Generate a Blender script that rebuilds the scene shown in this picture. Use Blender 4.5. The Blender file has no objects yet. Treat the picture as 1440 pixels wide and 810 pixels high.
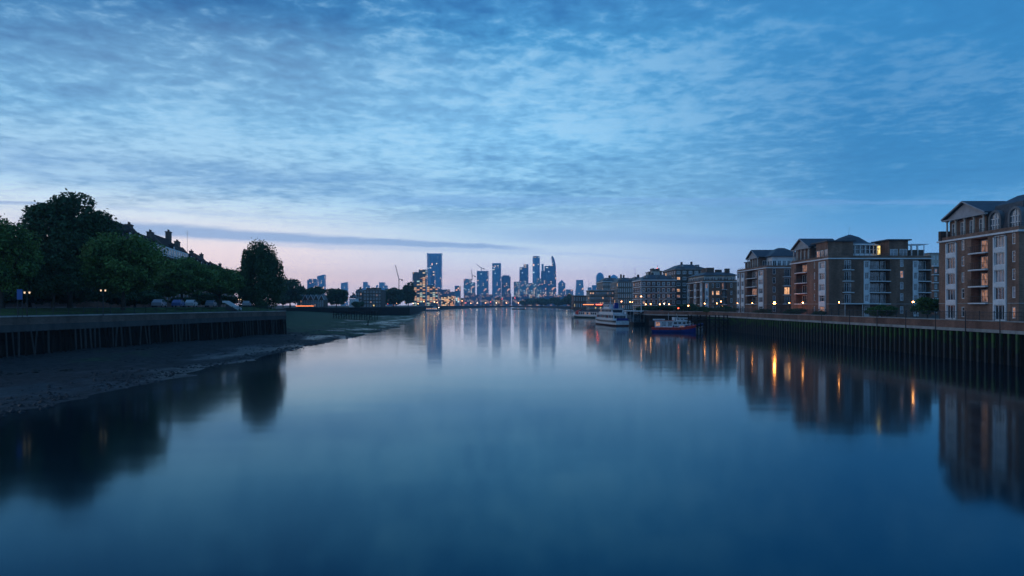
import bpy, math, random
import numpy as np
from mathutils import Vector, noise as mnoise
R = math.radians
PI = math.pi
rnd = random.Random(7)
sc = bpy.context.scene
col = sc.collection
F_PX, HZ, CAM_Z = 960.0, 429.0, 8.0        # 24 mm lens on a 1440 px wide frame, eye 8 m above the water

def wx(px, Y): return (px - 720.0) / F_PX * Y
def wz(py, Y): return CAM_Z + (HZ - py) / F_PX * Y

# ------------------------------------------------------------------ node helpers
class NT:
    def __init__(s, tree): s.t = tree
    def n(s, typ, **kw):
        nd = s.t.nodes.new(typ)
        for k, v in kw.items(): setattr(nd, k, v)
        return nd
    def link(s, a, b): s.t.links.new(a, b)
    def put(s, sock, v):
        if isinstance(v, bpy.types.NodeSocket): s.link(v, sock)
        elif isinstance(v, (tuple, list)) and sock.type == 'RGBA' and len(v) == 3: sock.default_value = (*v, 1)
        else: sock.default_value = v
    def m(s, op, a, b=None, c=None, clamp=False):
        nd = s.n('ShaderNodeMath', operation=op); nd.use_clamp = clamp
        s.put(nd.inputs[0], a)
        if b is not None: s.put(nd.inputs[1], b)
        if c is not None: s.put(nd.inputs[2], c)
        return nd.outputs[0]
    def ss(s, v, a, b, o0=0.0, o1=1.0):
        nd = s.n('ShaderNodeMapRange', interpolation_type='SMOOTHSTEP')
        s.put(nd.inputs['Value'], v); s.put(nd.inputs['From Min'], a); s.put(nd.inputs['From Max'], b)
        s.put(nd.inputs['To Min'], o0); s.put(nd.inputs['To Max'], o1)
        return nd.outputs[0]
    def mix(s, f, a, b, blend='MIX'):
        nd = s.n('ShaderNodeMix', data_type='RGBA', blend_type=blend)
        s.put(nd.inputs[0], f); s.put(nd.inputs[6], a); s.put(nd.inputs[7], b)
        return nd.outputs[2]
    def noise(s, vec, scale, detail=4, rough=.55, dist=0.0):
        nd = s.n('ShaderNodeTexNoise')
        if vec is not None: s.link(vec, nd.inputs['Vector'])
        s.put(nd.inputs['Scale'], scale); s.put(nd.inputs['Detail'], detail)
        s.put(nd.inputs['Roughness'], rough); s.put(nd.inputs['Distortion'], dist)
        return nd.outputs['Fac']
    def ramp(s, v, stops):
        nd = s.n('ShaderNodeValToRGB'); e = nd.color_ramp.elements
        while len(e) < len(stops): e.new(0.5)
        for el, (p, c) in zip(e, stops): el.position = p; el.color = (*c, 1)
        s.put(nd.inputs[0], v)
        return nd.outputs[0]
    def comb(s, x, y, z):
        nd = s.n('ShaderNodeCombineXYZ')
        for i, v in enumerate((x, y, z)): s.put(nd.inputs[i], v)
        return nd.outputs[0]
    def sep(s, v):
        nd = s.n('ShaderNodeSeparateXYZ'); s.link(v, nd.inputs[0]); return nd.outputs
    def vmul(s, v, k):
        nd = s.n('ShaderNodeVectorMath', operation='MULTIPLY'); s.link(v, nd.inputs[0]); nd.inputs[1].default_value = k
        return nd.outputs[0]

def lin(r, g, b):
    f = lambda c: (c/255/12.92) if c/255 <= .04045 else ((c/255+.055)/1.055)**2.4
    return (f(r), f(g), f(b))

def new_mat(name):
    m = bpy.data.materials.new(name); m.use_nodes = True
    t = NT(m.node_tree); b = m.node_tree.nodes['Principled BSDF']
    return m, t, b

def mat(name, c, rough=.8, var=.25, scale=.6, metal=0.0, spec=.4, streak=False, c2=None, fine=8.0):
    """a weathered surface: broad stains, fine grain and, for walls, vertical run marks"""
    m, t, b = new_mat(name)
    pos = t.n('ShaderNodeNewGeometry').outputs['Position']
    v = t.vmul(pos, (1, 1, .18)) if streak else pos
    a = t.noise(v, scale, 5, .6); g = t.noise(pos, fine, 3, .6)
    f = t.m('ADD', t.m('MULTIPLY', a, .65), t.m('MULTIPLY', g, .35))
    f = t.ss(f, .32, .68)
    lo = tuple(x*(1-var) for x in c); hi = tuple(min(1, x*(1+var)) for x in (c2 or c))
    t.link(t.mix(f, lo, hi), b.inputs['Base Color'])
    b.inputs['Roughness'].default_value = rough; b.inputs['Metallic'].default_value = metal
    b.inputs['Specular IOR Level'].default_value = spec
    if var > 0 and metal < .5:
        bp = t.n('ShaderNodeBump'); bp.inputs['Strength'].default_value = .25; bp.inputs['Distance'].default_value = .04
        t.link(g, bp.inputs['Height']); t.link(bp.outputs[0], b.inputs['Normal'])
    return m

def brick_mat(name, c, c2, scale=1.0):
    m, t, b = new_mat(name)
    tc = t.n('ShaderNodeTexCoord').outputs['Object']; o = t.sep(tc)
    s = t.m('ADD', o[0], o[1])
    vec = t.comb(s, o[2], 0.0)
    br = t.n('ShaderNodeTexBrick'); t.link(vec, br.inputs['Vector'])
    br.inputs['Scale'].default_value = scale; br.inputs['Brick Width'].default_value = .46; br.inputs['Row Height'].default_value = .15
    br.inputs['Mortar Size'].default_value = .012; br.inputs['Color1'].default_value = (*c, 1); br.inputs['Color2'].default_value = (*c2, 1)
    br.inputs['Mortar'].default_value = (.22, .2, .17, 1)
    pos = t.n('ShaderNodeNewGeometry').outputs['Position']
    a = t.noise(t.vmul(pos, (1, 1, .25)), .35, 5, .62)
    k = t.ss(a, .3, .72, .62, 1.25)
    g = t.comb(k, k, k)
    t.link(t.mix(1.0, br.outputs['Color'], g, 'MULTIPLY'), b.inputs['Base Color'])
    b.inputs['Roughness'].default_value = .88; b.inputs['Specular IOR Level'].default_value = .25
    return m

def emis(name, c, strength, sample=True):
    m, t, b = new_mat(name)
    b.inputs['Base Color'].default_value = (*[x*.6 for x in c], 1)
    b.inputs['Emission Color'].default_value = (*c, 1); b.inputs['Emission Strength'].default_value = strength
    b.inputs['Roughness'].default_value = .3
    if not sample: m.cycles.emission_sampling = 'NONE'
    return m

def glass_mat(name, c=(.012, .018, .025), rough=.06):
    m, t, b = new_mat(name)
    pos = t.n('ShaderNodeNewGeometry').outputs['Position']
    f = t.noise(pos, .7, 2)
    t.link(t.mix(t.ss(f, .4, .65), c, tuple(x*2.2 for x in c)), b.inputs['Base Color'])
    b.inputs['Roughness'].default_value = rough; b.inputs['Specular IOR Level'].default_value = .9
    return m

def room_mat(name, c, strength):
    """window of a lit room: curtains and furniture show as uneven light"""
    m, t, b = new_mat(name)
    pos = t.n('ShaderNodeNewGeometry').outputs['Position']
    f = t.noise(t.vmul(pos, (1.6, 1.6, .9)), 1.1, 3, .6)
    s = t.ss(f, .38, .62, strength*.25, strength)
    b.inputs['Base Color'].default_value = (.02, .02, .02, 1)
    b.inputs['Emission Color'].default_value = (*c, 1); t.link(s, b.inputs['Emission Strength'])
    b.inputs['Roughness'].default_value = .08
    m.cycles.emission_sampling = 'NONE'
    return m

M = {}
M['brick_brown'] = brick_mat('brown_stock_brick', (.2, .098, .06), (.28, .15, .1))
M['brick_red'] = brick_mat('red_brick', (.19, .08, .052), (.26, .115, .075))
M['brick_dark'] = brick_mat('dark_brick', (.1, .062, .05), (.14, .09, .07))
M['brick_grey'] = brick_mat('grey_brick', (.23, .175, .14), (.3, .23, .185))
M['white'] = mat('white_painted_render', (.72, .72, .72), .6, .14, .8, streak=True)
M['pediment'] = mat('grey_stone_pediment', (.34, .34, .35), .75, .2)
M['frame'] = mat('white_window_paint', (.7, .7, .7), .45, .1, 1.0)
M['cream'] = mat('cream_render', (.5, .46, .4), .7, .18, .6, streak=True)
M['concrete'] = mat('weathered_concrete', (.33, .31, .29), .85, .35, .5, streak=True)
M['darkconc'] = mat('dark_concrete', (.06, .058, .056), .85, .35, .5, streak=True)
M['slate'] = mat('slate_roof', (.055, .06, .07), .55, .35, 1.2, fine=4)
M['tile'] = mat('brown_roof_tile', (.05, .034, .03), .9, .35, .8, spec=.12, fine=4)
M['lead'] = mat('lead_trim', (.12, .13, .14), .5, .25)
M['iron'] = mat('dark_painted_iron', (.02, .022, .025), .5, .2)
M['steel'] = mat('galvanised_steel', (.35, .37, .4), .4, .2, metal=.8)
M['glass'] = glass_mat('window_glass')
M['glass_pale'] = glass_mat('painted_sky_glass', (.1, .12, .14), .1)  # pale base colour stands in for sky reflected in the panes
M['railglass'] = glass_mat('balcony_glass', (.05, .06, .07), .12)
M['lit'] = room_mat('lit_room_window', (1.0, .5, .24), 1.3)
M['lit_soft'] = room_mat('dimly_lit_room_window', (1.0, .5, .34), .42)
M['lit_yellow'] = room_mat('yellow_lit_window', (1.0, .68, .2), 1.6)
M['recess'] = mat('balcony_back_wall', (.075, .06, .05), .85, .25)
M['timber'] = mat('wet_black_timber', (.018, .014, .012), .85, .45, 1.2, spec=.12, streak=True)
M['timber_pale'] = mat('weathered_grey_timber', (.06, .058, .056), .8, .4, 1.5, spec=.2, streak=True)
M['coping'] = mat('pale_stone_coping', (.4, .38, .35), .8, .25)
M['grass'] = mat('rough_grass', (.03, .07, .018), .95, .5, .8, spec=.1, c2=(.05, .095, .03))
M['asphalt'] = mat('asphalt', (.05, .05, .052), .85, .25)
M['paving'] = mat('stone_paving', (.2, .19, .18), .85, .25)
M['land'] = mat('town_ground', (.05, .06, .045), .95, .4, .02)
M['bark'] = mat('bark', (.05, .04, .03), .9, .4, 2)
M['hull_blue'] = mat('blue_boat_paint', (.018, .04, .22), .3, .2)
M['hull_red'] = mat('red_boat_paint', (.5, .035, .025), .35, .15)
M['hull_black'] = mat('black_boat_paint', (.012, .013, .016), .4, .3)
M['hull_green'] = mat('dark_green_boat_paint', (.015, .04, .03), .4, .3)
M['hull_brown'] = mat('rust_red_antifouling', (.14, .04, .025), .6, .3)
M['boat_white'] = mat('white_boat_paint', (.66, .67, .68), .4, .2, 1.2)
M['tarp'] = mat('navy_tarpaulin', (.02, .03, .055), .7, .3)
M['tarp_red'] = mat('red_canvas', (.45, .04, .03), .8, .2)
M['rubber'] = mat('black_rubber', (.015, .015, .015), .8, .1)
M['blue_sign'] = mat('blue_sign_panel', (.05, .12, .35), .5, .1)
M['lamp_sodium'] = emis('sodium_lamp', (1.0, .3, .05), 160)
M['lamp_warm'] = emis('warm_globe_lamp', (1.0, .36, .09), 55)
M['lamp_white'] = emis('white_path_lamp', (1.0, .66, .4), 1.2)
M['lamp_far'] = emis('distant_street_light', (1.0, .42, .16), 18, False)
M['lamp_far_white'] = emis('distant_white_light', (1.0, .75, .5), 14, False)
M['lamp_red'] = emis('red_light', (1.0, .09, .05), 9, False)
M['lamp_strip'] = emis('orange_strip_light', (1.0, .24, .08), 3.5, False)
M['car_paint_silver'] = mat('silver_car_paint', (.2, .22, .26), .3, .05, metal=.3)
M['car_paint_white'] = mat('white_car_paint', (.42, .42, .43), .3, .05)
M['car_paint_blue'] = mat('blue_car_paint', (.06, .1, .25), .3, .05)

def leaf_mat(name, a, b_):
    m, t, b = new_mat(name)
    pos = t.n('ShaderNodeNewGeometry').outputs['Position']
    f = t.noise(pos, .45, 3, .6); g = t.noise(pos, 3.5, 2, .6)
    f = t.ss(t.m('ADD', t.m('MULTIPLY', f, .55), t.m('MULTIPLY', g, .45)), .36, .64)
    c = t.mix(f, a, b_)
    t.link(c, b.inputs['Base Color'])
    b.inputs['Roughness'].default_value = .6; b.inputs['Specular IOR Level'].default_value = .25
    tr = t.n('ShaderNodeBsdfTranslucent'); t.link(c, tr.inputs[0])
    mx = t.n('ShaderNodeMixShader'); mx.inputs[0].default_value = .25
    out = m.node_tree.nodes['Material Output']
    t.link(b.outputs[0], mx.inputs[1]); t.link(tr.outputs[0], mx.inputs[2]); t.link(mx.outputs[0], out.inputs[0])
    return m
M['leaf'] = leaf_mat('plane_tree_leaves', (.035, .09, .025), (.17, .28, .07))
M['leaf_dark'] = leaf_mat('dark_leaves', (.024, .065, .026), (.06, .12, .05))
M['leaf_mid'] = leaf_mat('poplar_leaves', (.035, .085, .035), (.08, .15, .06))
M['leaf_shrub'] = leaf_mat('shrub_leaves', (.03, .08, .02), (.08, .16, .04))

def tower_mat(name, glass, spandrel, frac, cw=4.2, ch=4.0, strength=1.1, warm=.6, vert=False):
    """glazed tower: floors and bays of panes, some of them lit from inside"""
    m, t, b = new_mat(name)
    o = t.sep(t.n('ShaderNodeTexCoord').outputs['Object'])
    s = t.m('DIVIDE', t.m('ADD', o[0], t.m('MULTIPLY', o[1], .93)), cw); z = t.m('DIVIDE', o[2], ch)
    idv = t.comb(t.m('FLOOR', s), t.m('FLOOR', z), 3.7)
    wn = t.n('ShaderNodeTexWhiteNoise', noise_dimensions='3D'); t.link(idv, wn.inputs['Vector'])
    cl = t.noise(t.comb(t.m('MULTIPLY', s, .22), t.m('MULTIPLY', z, .3), 1.0), 1.0, 2)
    lit = t.m('GREATER_THAN', t.m('ADD', wn.outputs['Value'], t.m('ADD', t.m('MULTIPLY', t.m('SUBTRACT', cl, .5), .8), t.ss(o[2], 140.0, 10.0, -.04, .1))), 1.0-frac)
    fz = t.m('FRACT', z); fs = t.m('FRACT', s)
    pane = t.m('MULTIPLY', t.m('GREATER_THAN', fz, .3), t.m('GREATER_THAN', fs, .14))
    if vert: pane = t.m('GREATER_THAN', fs, .3)
    wv = t.sep(wn.outputs['Color'])
    tone = t.m('MULTIPLY', wv[1], .5)
    gl = t.mix(tone, glass, tuple(min(1, x*1.8) for x in glass))
    t.link(t.mix(pane, spandrel, gl), b.inputs['Base Color'])
    t.link(t.ss(pane, 0., 1., .6, .16), b.inputs['Roughness'])
    b.inputs['Specular IOR Level'].default_value = .35
    ec = t.ramp(wv[2], [(0, (1, .36, .13)), (warm*.5, (1, .55, .25)), (warm, (1, .75, .45)), (min(1, warm+.2), (.55, .9, .85)), (1, (.8, .95, 1))])
    t.link(ec, b.inputs['Emission Color'])
    t.link(t.m('MULTIPLY', t.m('MULTIPLY', lit, pane), t.m('MULTIPLY_ADD', wv[0], strength, strength*.3)), b.inputs['Emission Strength'])
    m.cycles.emission_sampling = 'NONE'
    return m
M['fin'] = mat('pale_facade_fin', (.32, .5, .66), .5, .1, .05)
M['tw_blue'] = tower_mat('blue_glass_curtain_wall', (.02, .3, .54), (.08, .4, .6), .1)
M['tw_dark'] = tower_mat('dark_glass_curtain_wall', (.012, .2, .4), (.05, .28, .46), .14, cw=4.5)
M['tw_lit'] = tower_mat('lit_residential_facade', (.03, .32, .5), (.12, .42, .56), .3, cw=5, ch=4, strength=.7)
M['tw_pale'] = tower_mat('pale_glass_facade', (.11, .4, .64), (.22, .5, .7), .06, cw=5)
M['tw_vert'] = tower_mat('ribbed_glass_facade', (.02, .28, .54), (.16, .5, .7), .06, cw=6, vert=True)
M['tw_office'] = tower_mat('office_floors', (.03, .06, .09), (.1, .12, .13), .34, cw=7, ch=4.2, strength=.7, warm=.75)
M['tw_brick'] = tower_mat('brick_flats_facade', (.05, .07, .1), (.14, .09, .065), .22, cw=3.4, ch=3.2, strength=.6, warm=.9)
M['tw_low'] = tower_mat('low_waterfront_facade', (.02, .14, .28), (.05, .18, .3), .14, cw=3.6, ch=3.4, strength=.4, warm=.85)
M['tw_amber'] = tower_mat('amber_lit_flats', (.05, .05, .05), (.1, .075, .05), .42, cw=3.0, ch=3.4, strength=1.15, warm=1.0)

# ------------------------------------------------------------------ mesh builder
class MB:
    def __init__(s): s.v = []; s.f = []
    def face(s, pts):
        b = len(s.v); s.v.extend(tuple(p) for p in pts); s.f.append(tuple(range(b, b+len(pts))))
    def box(s, x0, x1, y0, y1, z0, z1):
        b = len(s.v)
        s.v += [(x0,y0,z0),(x1,y0,z0),(x1,y1,z0),(x0,y1,z0),(x0,y0,z1),(x1,y0,z1),(x1,y1,z1),(x0,y1,z1)]
        for q in ((0,3,2,1),(4,5,6,7),(0,1,5,4),(1,2,6,5),(2,3,7,6),(3,0,4,7)): s.f.append(tuple(b+i for i in q))
    def prism(s, poly, z0, z1, top=None):
        """poly: xy outline counter-clockwise; top: other outline for a tapering top"""
        n = len(poly); b = len(s.v); top = top or poly
        s.v += [(x, y, z0) for x, y in poly] + [(x, y, z1) for x, y in top]
        s.f.append(tuple(b+i for i in reversed(range(n)))); s.f.append(tuple(b+n+i for i in range(n)))
        for i in range(n):
            j = (i+1) % n; s.f.append((b+i, b+j, b+n+j, b+n+i))
    def tube(s, p, q, r, r2=None, n=6):
        p = Vector(p); q = Vector(q); d = (q-p).normalized(); r2 = r if r2 is None else r2
        a = d.orthogonal().normalized(); c = d.cross(a); b = len(s.v)
        for base, rr in ((p, r), (q, r2)):
            for i in range(n):
                t = 2*PI*i/n; s.v.append(tuple(base + (a*math.cos(t)+c*math.sin(t))*rr))
        for i in range(n):
            j = (i+1) % n; s.f.append((b+i, b+j, b+n+j, b+n+i))
        s.f.append(tuple(b+i for i in reversed(range(n)))); s.f.append(tuple(b+n+i for i in range(n)))
    def ball(s, c, r, nu=10, nv=6, sz=1.0):
        b = len(s.v); cx, cy, cz = c
        s.v.append((cx, cy, cz-r*sz))
        for j in range(1, nv):
            ph = -PI/2 + PI*j/nv
            for i in range(nu):
                t = 2*PI*i/nu; s.v.append((cx+r*math.cos(ph)*math.cos(t), cy+r*math.cos(ph)*math.sin(t), cz+r*sz*math.sin(ph)))
        s.v.append((cx, cy, cz+r*sz)); top = len(s.v)-1
        for i in range(nu):
            k = (i+1) % nu
            s.f.append((b, b+1+k, b+1+i))
            for j in range(nv-2): s.f.append((b+1+j*nu+i, b+1+j*nu+k, b+1+(j+1)*nu+k, b+1+(j+1)*nu+i))
            s.f.append((b+1+(nv-2)*nu+i, b+1+(nv-2)*nu+k, top))
    def loft(s, rings, cap=True):
        n = len(rings[0]); b = len(s.v)
        for rg in rings: s.v += [tuple(p) for p in rg]
        for k in range(len(rings)-1):
            for i in range(n):
                j = (i+1) % n; s.f.append((b+k*n+i, b+k*n+j, b+(k+1)*n+j, b+(k+1)*n+i))
        if cap:
            s.f.append(tuple(b+i for i in reversed(range(n)))); e = b+(len(rings)-1)*n; s.f.append(tuple(e+i for i in range(n)))
    def mesh(s, name):
        me = bpy.data.meshes.new(name); me.from_pydata(s.v, [], s.f); me.update(); return me
    def build(s, name, material, parent=None, loc=(0,0,0), rotz=0.0, smooth=False):
        me = s.mesh(name); me.materials.append(M[material] if isinstance(material, str) else material)
        if smooth: me.polygons.foreach_set('use_smooth', [True]*len(me.polygons))
        return obj(name, me, parent, loc, rotz)

def obj(name, me, parent=None, loc=(0,0,0), rotz=0.0):
    o = bpy.data.objects.new(name, me); col.objects.link(o)
    o.location = loc; o.rotation_euler = (0, 0, rotz)
    if parent is not None: o.parent = parent
    return o
def tag(o, label=None, cat=None, group=None, kind=None):
    if label: o['label'] = label
    if cat: o['category'] = cat
    if group: o['group'] = group
    if kind: o['kind'] = kind
    return o
def thing(name, label, cat, loc=(0,0,0), rotz=0.0, group=None):
    o = bpy.data.objects.new(name, None); col.objects.link(o); o.empty_display_size = .5
    o.location = loc; o.rotation_euler = (0, 0, rotz)
    return tag(o, label, cat, group)
KIDS = {}
def copy_thing(root, loc, rotz=0.0, label=None, scale=None):
    """a copy of a thing with copies of its parts and sub-parts"""
    def cp(o, parent):
        c = o.copy(); col.objects.link(c)
        if parent is not None: c.parent = parent
        for ch in kids.get(o, ()): cp(ch, c)
        return c
    kids = {}
    for o in list(col.objects):
        if o.parent is not None: kids.setdefault(o.parent, []).append(o)
    r = cp(root, None); r.location = loc; r.rotation_euler = (0, 0, rotz)
    if label: r['label'] = label
    if scale: r.scale = scale
    return r
# ------------------------------------------------------------------ sky, sun, air, camera
SUN_AZ, SUN_EL = R(-62), R(7)              # glow low on the left, ahead of the eye
w = bpy.data.worlds.new("World"); sc.world = w; w.use_nodes = True
t = NT(w.node_tree); nt = w.node_tree; nt.nodes.clear()
d = t.sep(t.n('ShaderNodeTexCoord').outputs['Generated'])
zc = t.m('MAXIMUM', d[2], 0.0)
el = t.m('MULTIPLY', zc, 2.0, clamp=True)                         # 0..0.5 -> 0..1
def S(*stops): return [(p*2, lin(*c)) for p, c in stops]
left = t.ramp(el, S((0, (204,182,196)), (.035, (238,206,204)), (.075, (240,218,220)), (.115, (214,222,234)), (.15, (178,210,234)), (.24, (110,172,216)), (.36, (56,126,182)), (.5, (34,98,158))))
mid = t.ramp(el, S((0, (168,178,210)), (.035, (212,198,216)), (.07, (196,208,228)), (.10, (174,204,230)), (.15, (152,202,234)), (.24, (116,186,232)), (.36, (78,158,212)), (.5, (48,116,184))))
right = t.ramp(el, S((0, (130,162,208)), (.035, (122,166,212)), (.07, (102,156,208)), (.11, (76,148,202)), (.16, (56,134,190)), (.24, (48,128,186)), (.36, (52,134,194)), (.5, (38,100,166))))
yy = t.m('MAXIMUM', d[1], .08)
u = t.m('DIVIDE', d[0], yy); v = t.m('DIVIDE', d[2], yy)
az = t.m('ARCTAN2', d[0], d[1])
base = t.mix(t.ss(az, -.45, .02), left, mid)
base = t.mix(t.ss(az, .0, .52), base, right)
dusk = t.ramp(el, S((0, (112,146,190)), (.1, (98,152,202)), (.5, (62,124,184))))
base = t.mix(t.ss(d[1], .35, -.35), base, dusk)                    # dimmer sky behind the eye
# altocumulus sheet on a flat ceiling
inv = t.m('DIVIDE', 1.0, t.m('ADD', zc, .05))
px_ = t.m('MULTIPLY', d[0], inv); py_ = t.m('MULTIPLY', d[1], inv)
P = t.comb(px_, py_, 0.3)
rot = t.n('ShaderNodeMapping'); t.link(P, rot.inputs[0]); rot.inputs['Rotation'].default_value = (0, 0, R(-24)); rot.inputs['Scale'].default_value = (.9, 1.1, 1)
big = t.noise(rot.outputs[0], .55, 4, .55, .4)
med = t.noise(rot.outputs[0], 3.0, 4, .6, .25)
fin = t.noise(P, 10.0, 4, .6, .2)
cov = t.m('ADD', t.m('ADD', t.m('MULTIPLY', big, .62), t.m('MULTIPLY', med, .3)), t.m('MULTIPLY', fin, .42))
thick = t.ss(cov, .58, .84)
gap = t.ss(cov, .68, .52)
amp = t.m('MULTIPLY', t.ss(zc, .085, .16), t.ss(az, -.05, .5, 1.0, .28))
shade = t.mix(1.0, base, lin(152, 186, 212), 'MULTIPLY')
sky = t.mix(t.m('MULTIPLY', thick, amp), base, shade)
lit_c = t.mix(.55, base, lin(184, 220, 246))
sky = t.mix(t.m('MULTIPLY', t.m('MULTIPLY', gap, amp), .8), sky, lit_c)
# one broad bright opening up and to the left, and a heavier bank under it
ra = t.m('DIVIDE', t.m('ADD', az, .28), .5); rb = t.m('DIVIDE', t.m('SUBTRACT', zc, .27), .12)
blob = t.ss(t.m('ADD', t.m('MULTIPLY', ra, ra), t.m('MULTIPLY', rb, rb)), 1.0, .0)
sky = t.mix(t.m('MULTIPLY', blob, .2), sky, lin(176, 216, 244))
bank = t.m('MULTIPLY', t.ss(t.m('ABSOLUTE', t.m('SUBTRACT', zc, .168)), .035, .005), t.ss(az, .15, -.25))
sky = t.mix(t.m('MULTIPLY', bank, t.ss(med, .35, .6, .25, .6)), sky, lin(98, 150, 202))
# thin stratus bars low over the horizon
wob = t.m('MULTIPLY', t.m('SUBTRACT', t.noise(t.comb(t.m('MULTIPLY', u, 3.0), t.m('MULTIPLY', v, 20.0), 0.0), 1.6, 5, .6), .5), .022)
def bar(uc, vc, slope, u0, u1, th, strength, sky, c):
    line = t.m('ADD', t.m('MULTIPLY', t.m('SUBTRACT', u, uc), slope), vc)
    dv = t.m('ABSOLUTE', t.m('SUBTRACT', t.m('ADD', v, wob), line))
    taper = t.ss(u, u0, u1, th, th*.25)
    k = t.m('MULTIPLY', t.ss(dv, taper, t.m('MULTIPLY', taper, .25)), t.m('MULTIPLY', t.ss(u, u0-.16, u0), t.ss(u, u1+.08, u1-.05)))
    k = t.m('MULTIPLY', k, t.m('MULTIPLY', t.m('GREATER_THAN', d[1], .2), strength))
    return t.mix(k, sky, c)
sky = bar(-.30, .098, -.05, -.62, .0, .017, .85, sky, lin(126, 160, 204))
sky = bar(-.74, .150, -.02, -.95, -.66, .010, .8, sky, lin(130, 158, 200))
sky = bar(.25, .098, -.02, .06, .55, .016, .4, sky, lin(112, 154, 206))
sky = bar(.10, .152, .0, -.12, .75, .012, .5, sky, lin(110, 158, 212))
sky = bar(-.02, .078, -.04, -.3, .4, .006, .35, sky, lin(150, 178, 216))
sky = bar(-.45, .135, -.05, -.75, -.1, .006, .3, sky, lin(160, 186, 220))
sky = t.mix(t.ss(d[2], 0.0, -.06), sky, lin(30, 45, 60))
air = t.m('MULTIPLY_ADD', t.m('DIVIDE', .038, t.m('MAXIMUM', d[2], .05)), 1.0, 1.0)   # the sky seen above the haze layer is brighter
air = t.m('MINIMUM', air, 1.72)
sky = t.mix(1.0, sky, t.comb(t.m('MULTIPLY', air, .97), air, air), 'MULTIPLY')
bg = t.n('ShaderNodeBackground'); t.link(sky, bg.inputs[0]); bg.inputs[1].default_value = 1.0
ns = t.n('ShaderNodeTexSky', sky_type='NISHITA'); ns.sun_disc = False
ns.sun_elevation = R(2); ns.sun_rotation = SUN_AZ; ns.altitude = 10; ns.air_density = 1.2; ns.dust_density = .6
bgn = t.n('ShaderNodeBackground'); t.link(ns.outputs[0], bgn.inputs[0]); bgn.inputs[1].default_value = .015
ad = t.n('ShaderNodeAddShader'); t.link(bg.outputs[0], ad.inputs[0]); t.link(bgn.outputs[0], ad.inputs[1])
t.link(ad.outputs[0], t.n('ShaderNodeOutputWorld').inputs[0])

sl = bpy.data.lights.new('sun', 'SUN'); sl.energy = .28; sl.angle = R(35); sl.color = (1.0, .92, .9)
so = bpy.data.objects.new('sun', sl); col.objects.link(so)
dirv = Vector((math.sin(SUN_AZ)*math.cos(R(16)), math.cos(SUN_AZ)*math.cos(R(16))*.35, math.sin(R(16))))
so.rotation_euler = dirv.to_track_quat('Z', 'Y').to_euler()

cam = bpy.data.cameras.new('camera'); co = bpy.data.objects.new('camera', cam); col.objects.link(co)
co.location = (0, 0, CAM_Z); co.rotation_euler = (R(90), 0, 0)
cam.lens = 24; cam.sensor_width = 36; cam.clip_end = 20000; cam.clip_start = .5
cam.shift_y = (HZ-405)/1440.0
sc.camera = co
sc.view_settings.view_transform = 'Standard'; sc.view_settings.look = 'None'
sc.view_settings.exposure = 0; sc.view_settings.gamma = 1
cy = sc.cycles
cy.max_bounces = 5; cy.diffuse_bounces = 2; cy.glossy_bounces = 3; cy.transmission_bounces = 2; cy.volume_bounces = 0
cy.transparent_max_bounces = 4; cy.caustics_reflective = False; cy.caustics_refractive = False
cy.use_denoising = True; cy.sample_clamp_indirect = 4

HAZE = True
if HAZE:
    hb = MB(); hb.box(-4300, 4300, -300, 5300, -2.5, 262)
    hm = bpy.data.materials.new('evening_air'); hm.use_nodes = True; hn = NT(hm.node_tree); hm.node_tree.nodes.clear()
    pv = hn.n('ShaderNodeVolumePrincipled'); pv.inputs['Color'].default_value = (.5, .8, 1, 1); pv.inputs['Density'].default_value = .00015
    pv.inputs['Anisotropy'].default_value = .2
    hn.link(pv.outputs[0], hn.n('ShaderNodeOutputMaterial').inputs['Volume'])
    tag(hb.build('haze', hm), kind='stuff')

# ------------------------------------------------------------------ water, land, foreshore
def interp(tab, y):
    if y <= tab[0][0]: return tab[0][1]
    for (a, b), (c, e) in zip(tab, tab[1:]):
        if y <= c: return b + (e-b)*(y-a)/(c-a)
    return tab[-1][1]
m_, t, b = new_mat('tidal_river_water')
pos = t.n('ShaderNodeNewGeometry').outputs['Position']
rf = t.noise(t.vmul(pos, (.02, .008, 1)), 1.0, 3, .5)
bp = t.n('ShaderNodeBump'); bp.inputs['Strength'].default_value = .05; bp.inputs['Distance'].default_value = .5
t.link(t.noise(t.vmul(pos, (.05, .12, 1)), 1.0, 2, .5), bp.inputs['Height'])
gl_ = t.n('ShaderNodeBsdfGlossy'); fr = t.n('ShaderNodeFresnel'); fr.inputs['IOR'].default_value = 1.68
t.link(t.mix(t.ss(fr.outputs[0], .1, .72), (.2, .58, .80), (.92, .99, 1)), gl_.inputs['Color'])
t.link(t.ss(rf, .35, .65, .08, .105), gl_.inputs['Roughness']); t.link(bp.outputs[0], gl_.inputs['Normal'])
df = t.n('ShaderNodeBsdfDiffuse'); df.inputs['Color'].default_value = (.0006, .007, .014, 1)
mx = t.n('ShaderNodeMixShader'); t.link(fr.outputs[0], mx.inputs[0]); t.link(df.outputs[0], mx.inputs[1]); t.link(gl_.outputs[0], mx.inputs[2])
t.link(mx.outputs[0], m_.node_tree.nodes['Material Output'].inputs[0]); m_.node_tree.nodes.remove(b)
M['water'] = m_
mb = MB(); mb.face([(-700, -250, 0), (700, -250, 0), (700, 2750, 0), (-700, 2750, 0)])
tag(mb.build('water', 'water'), kind='structure')

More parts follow.
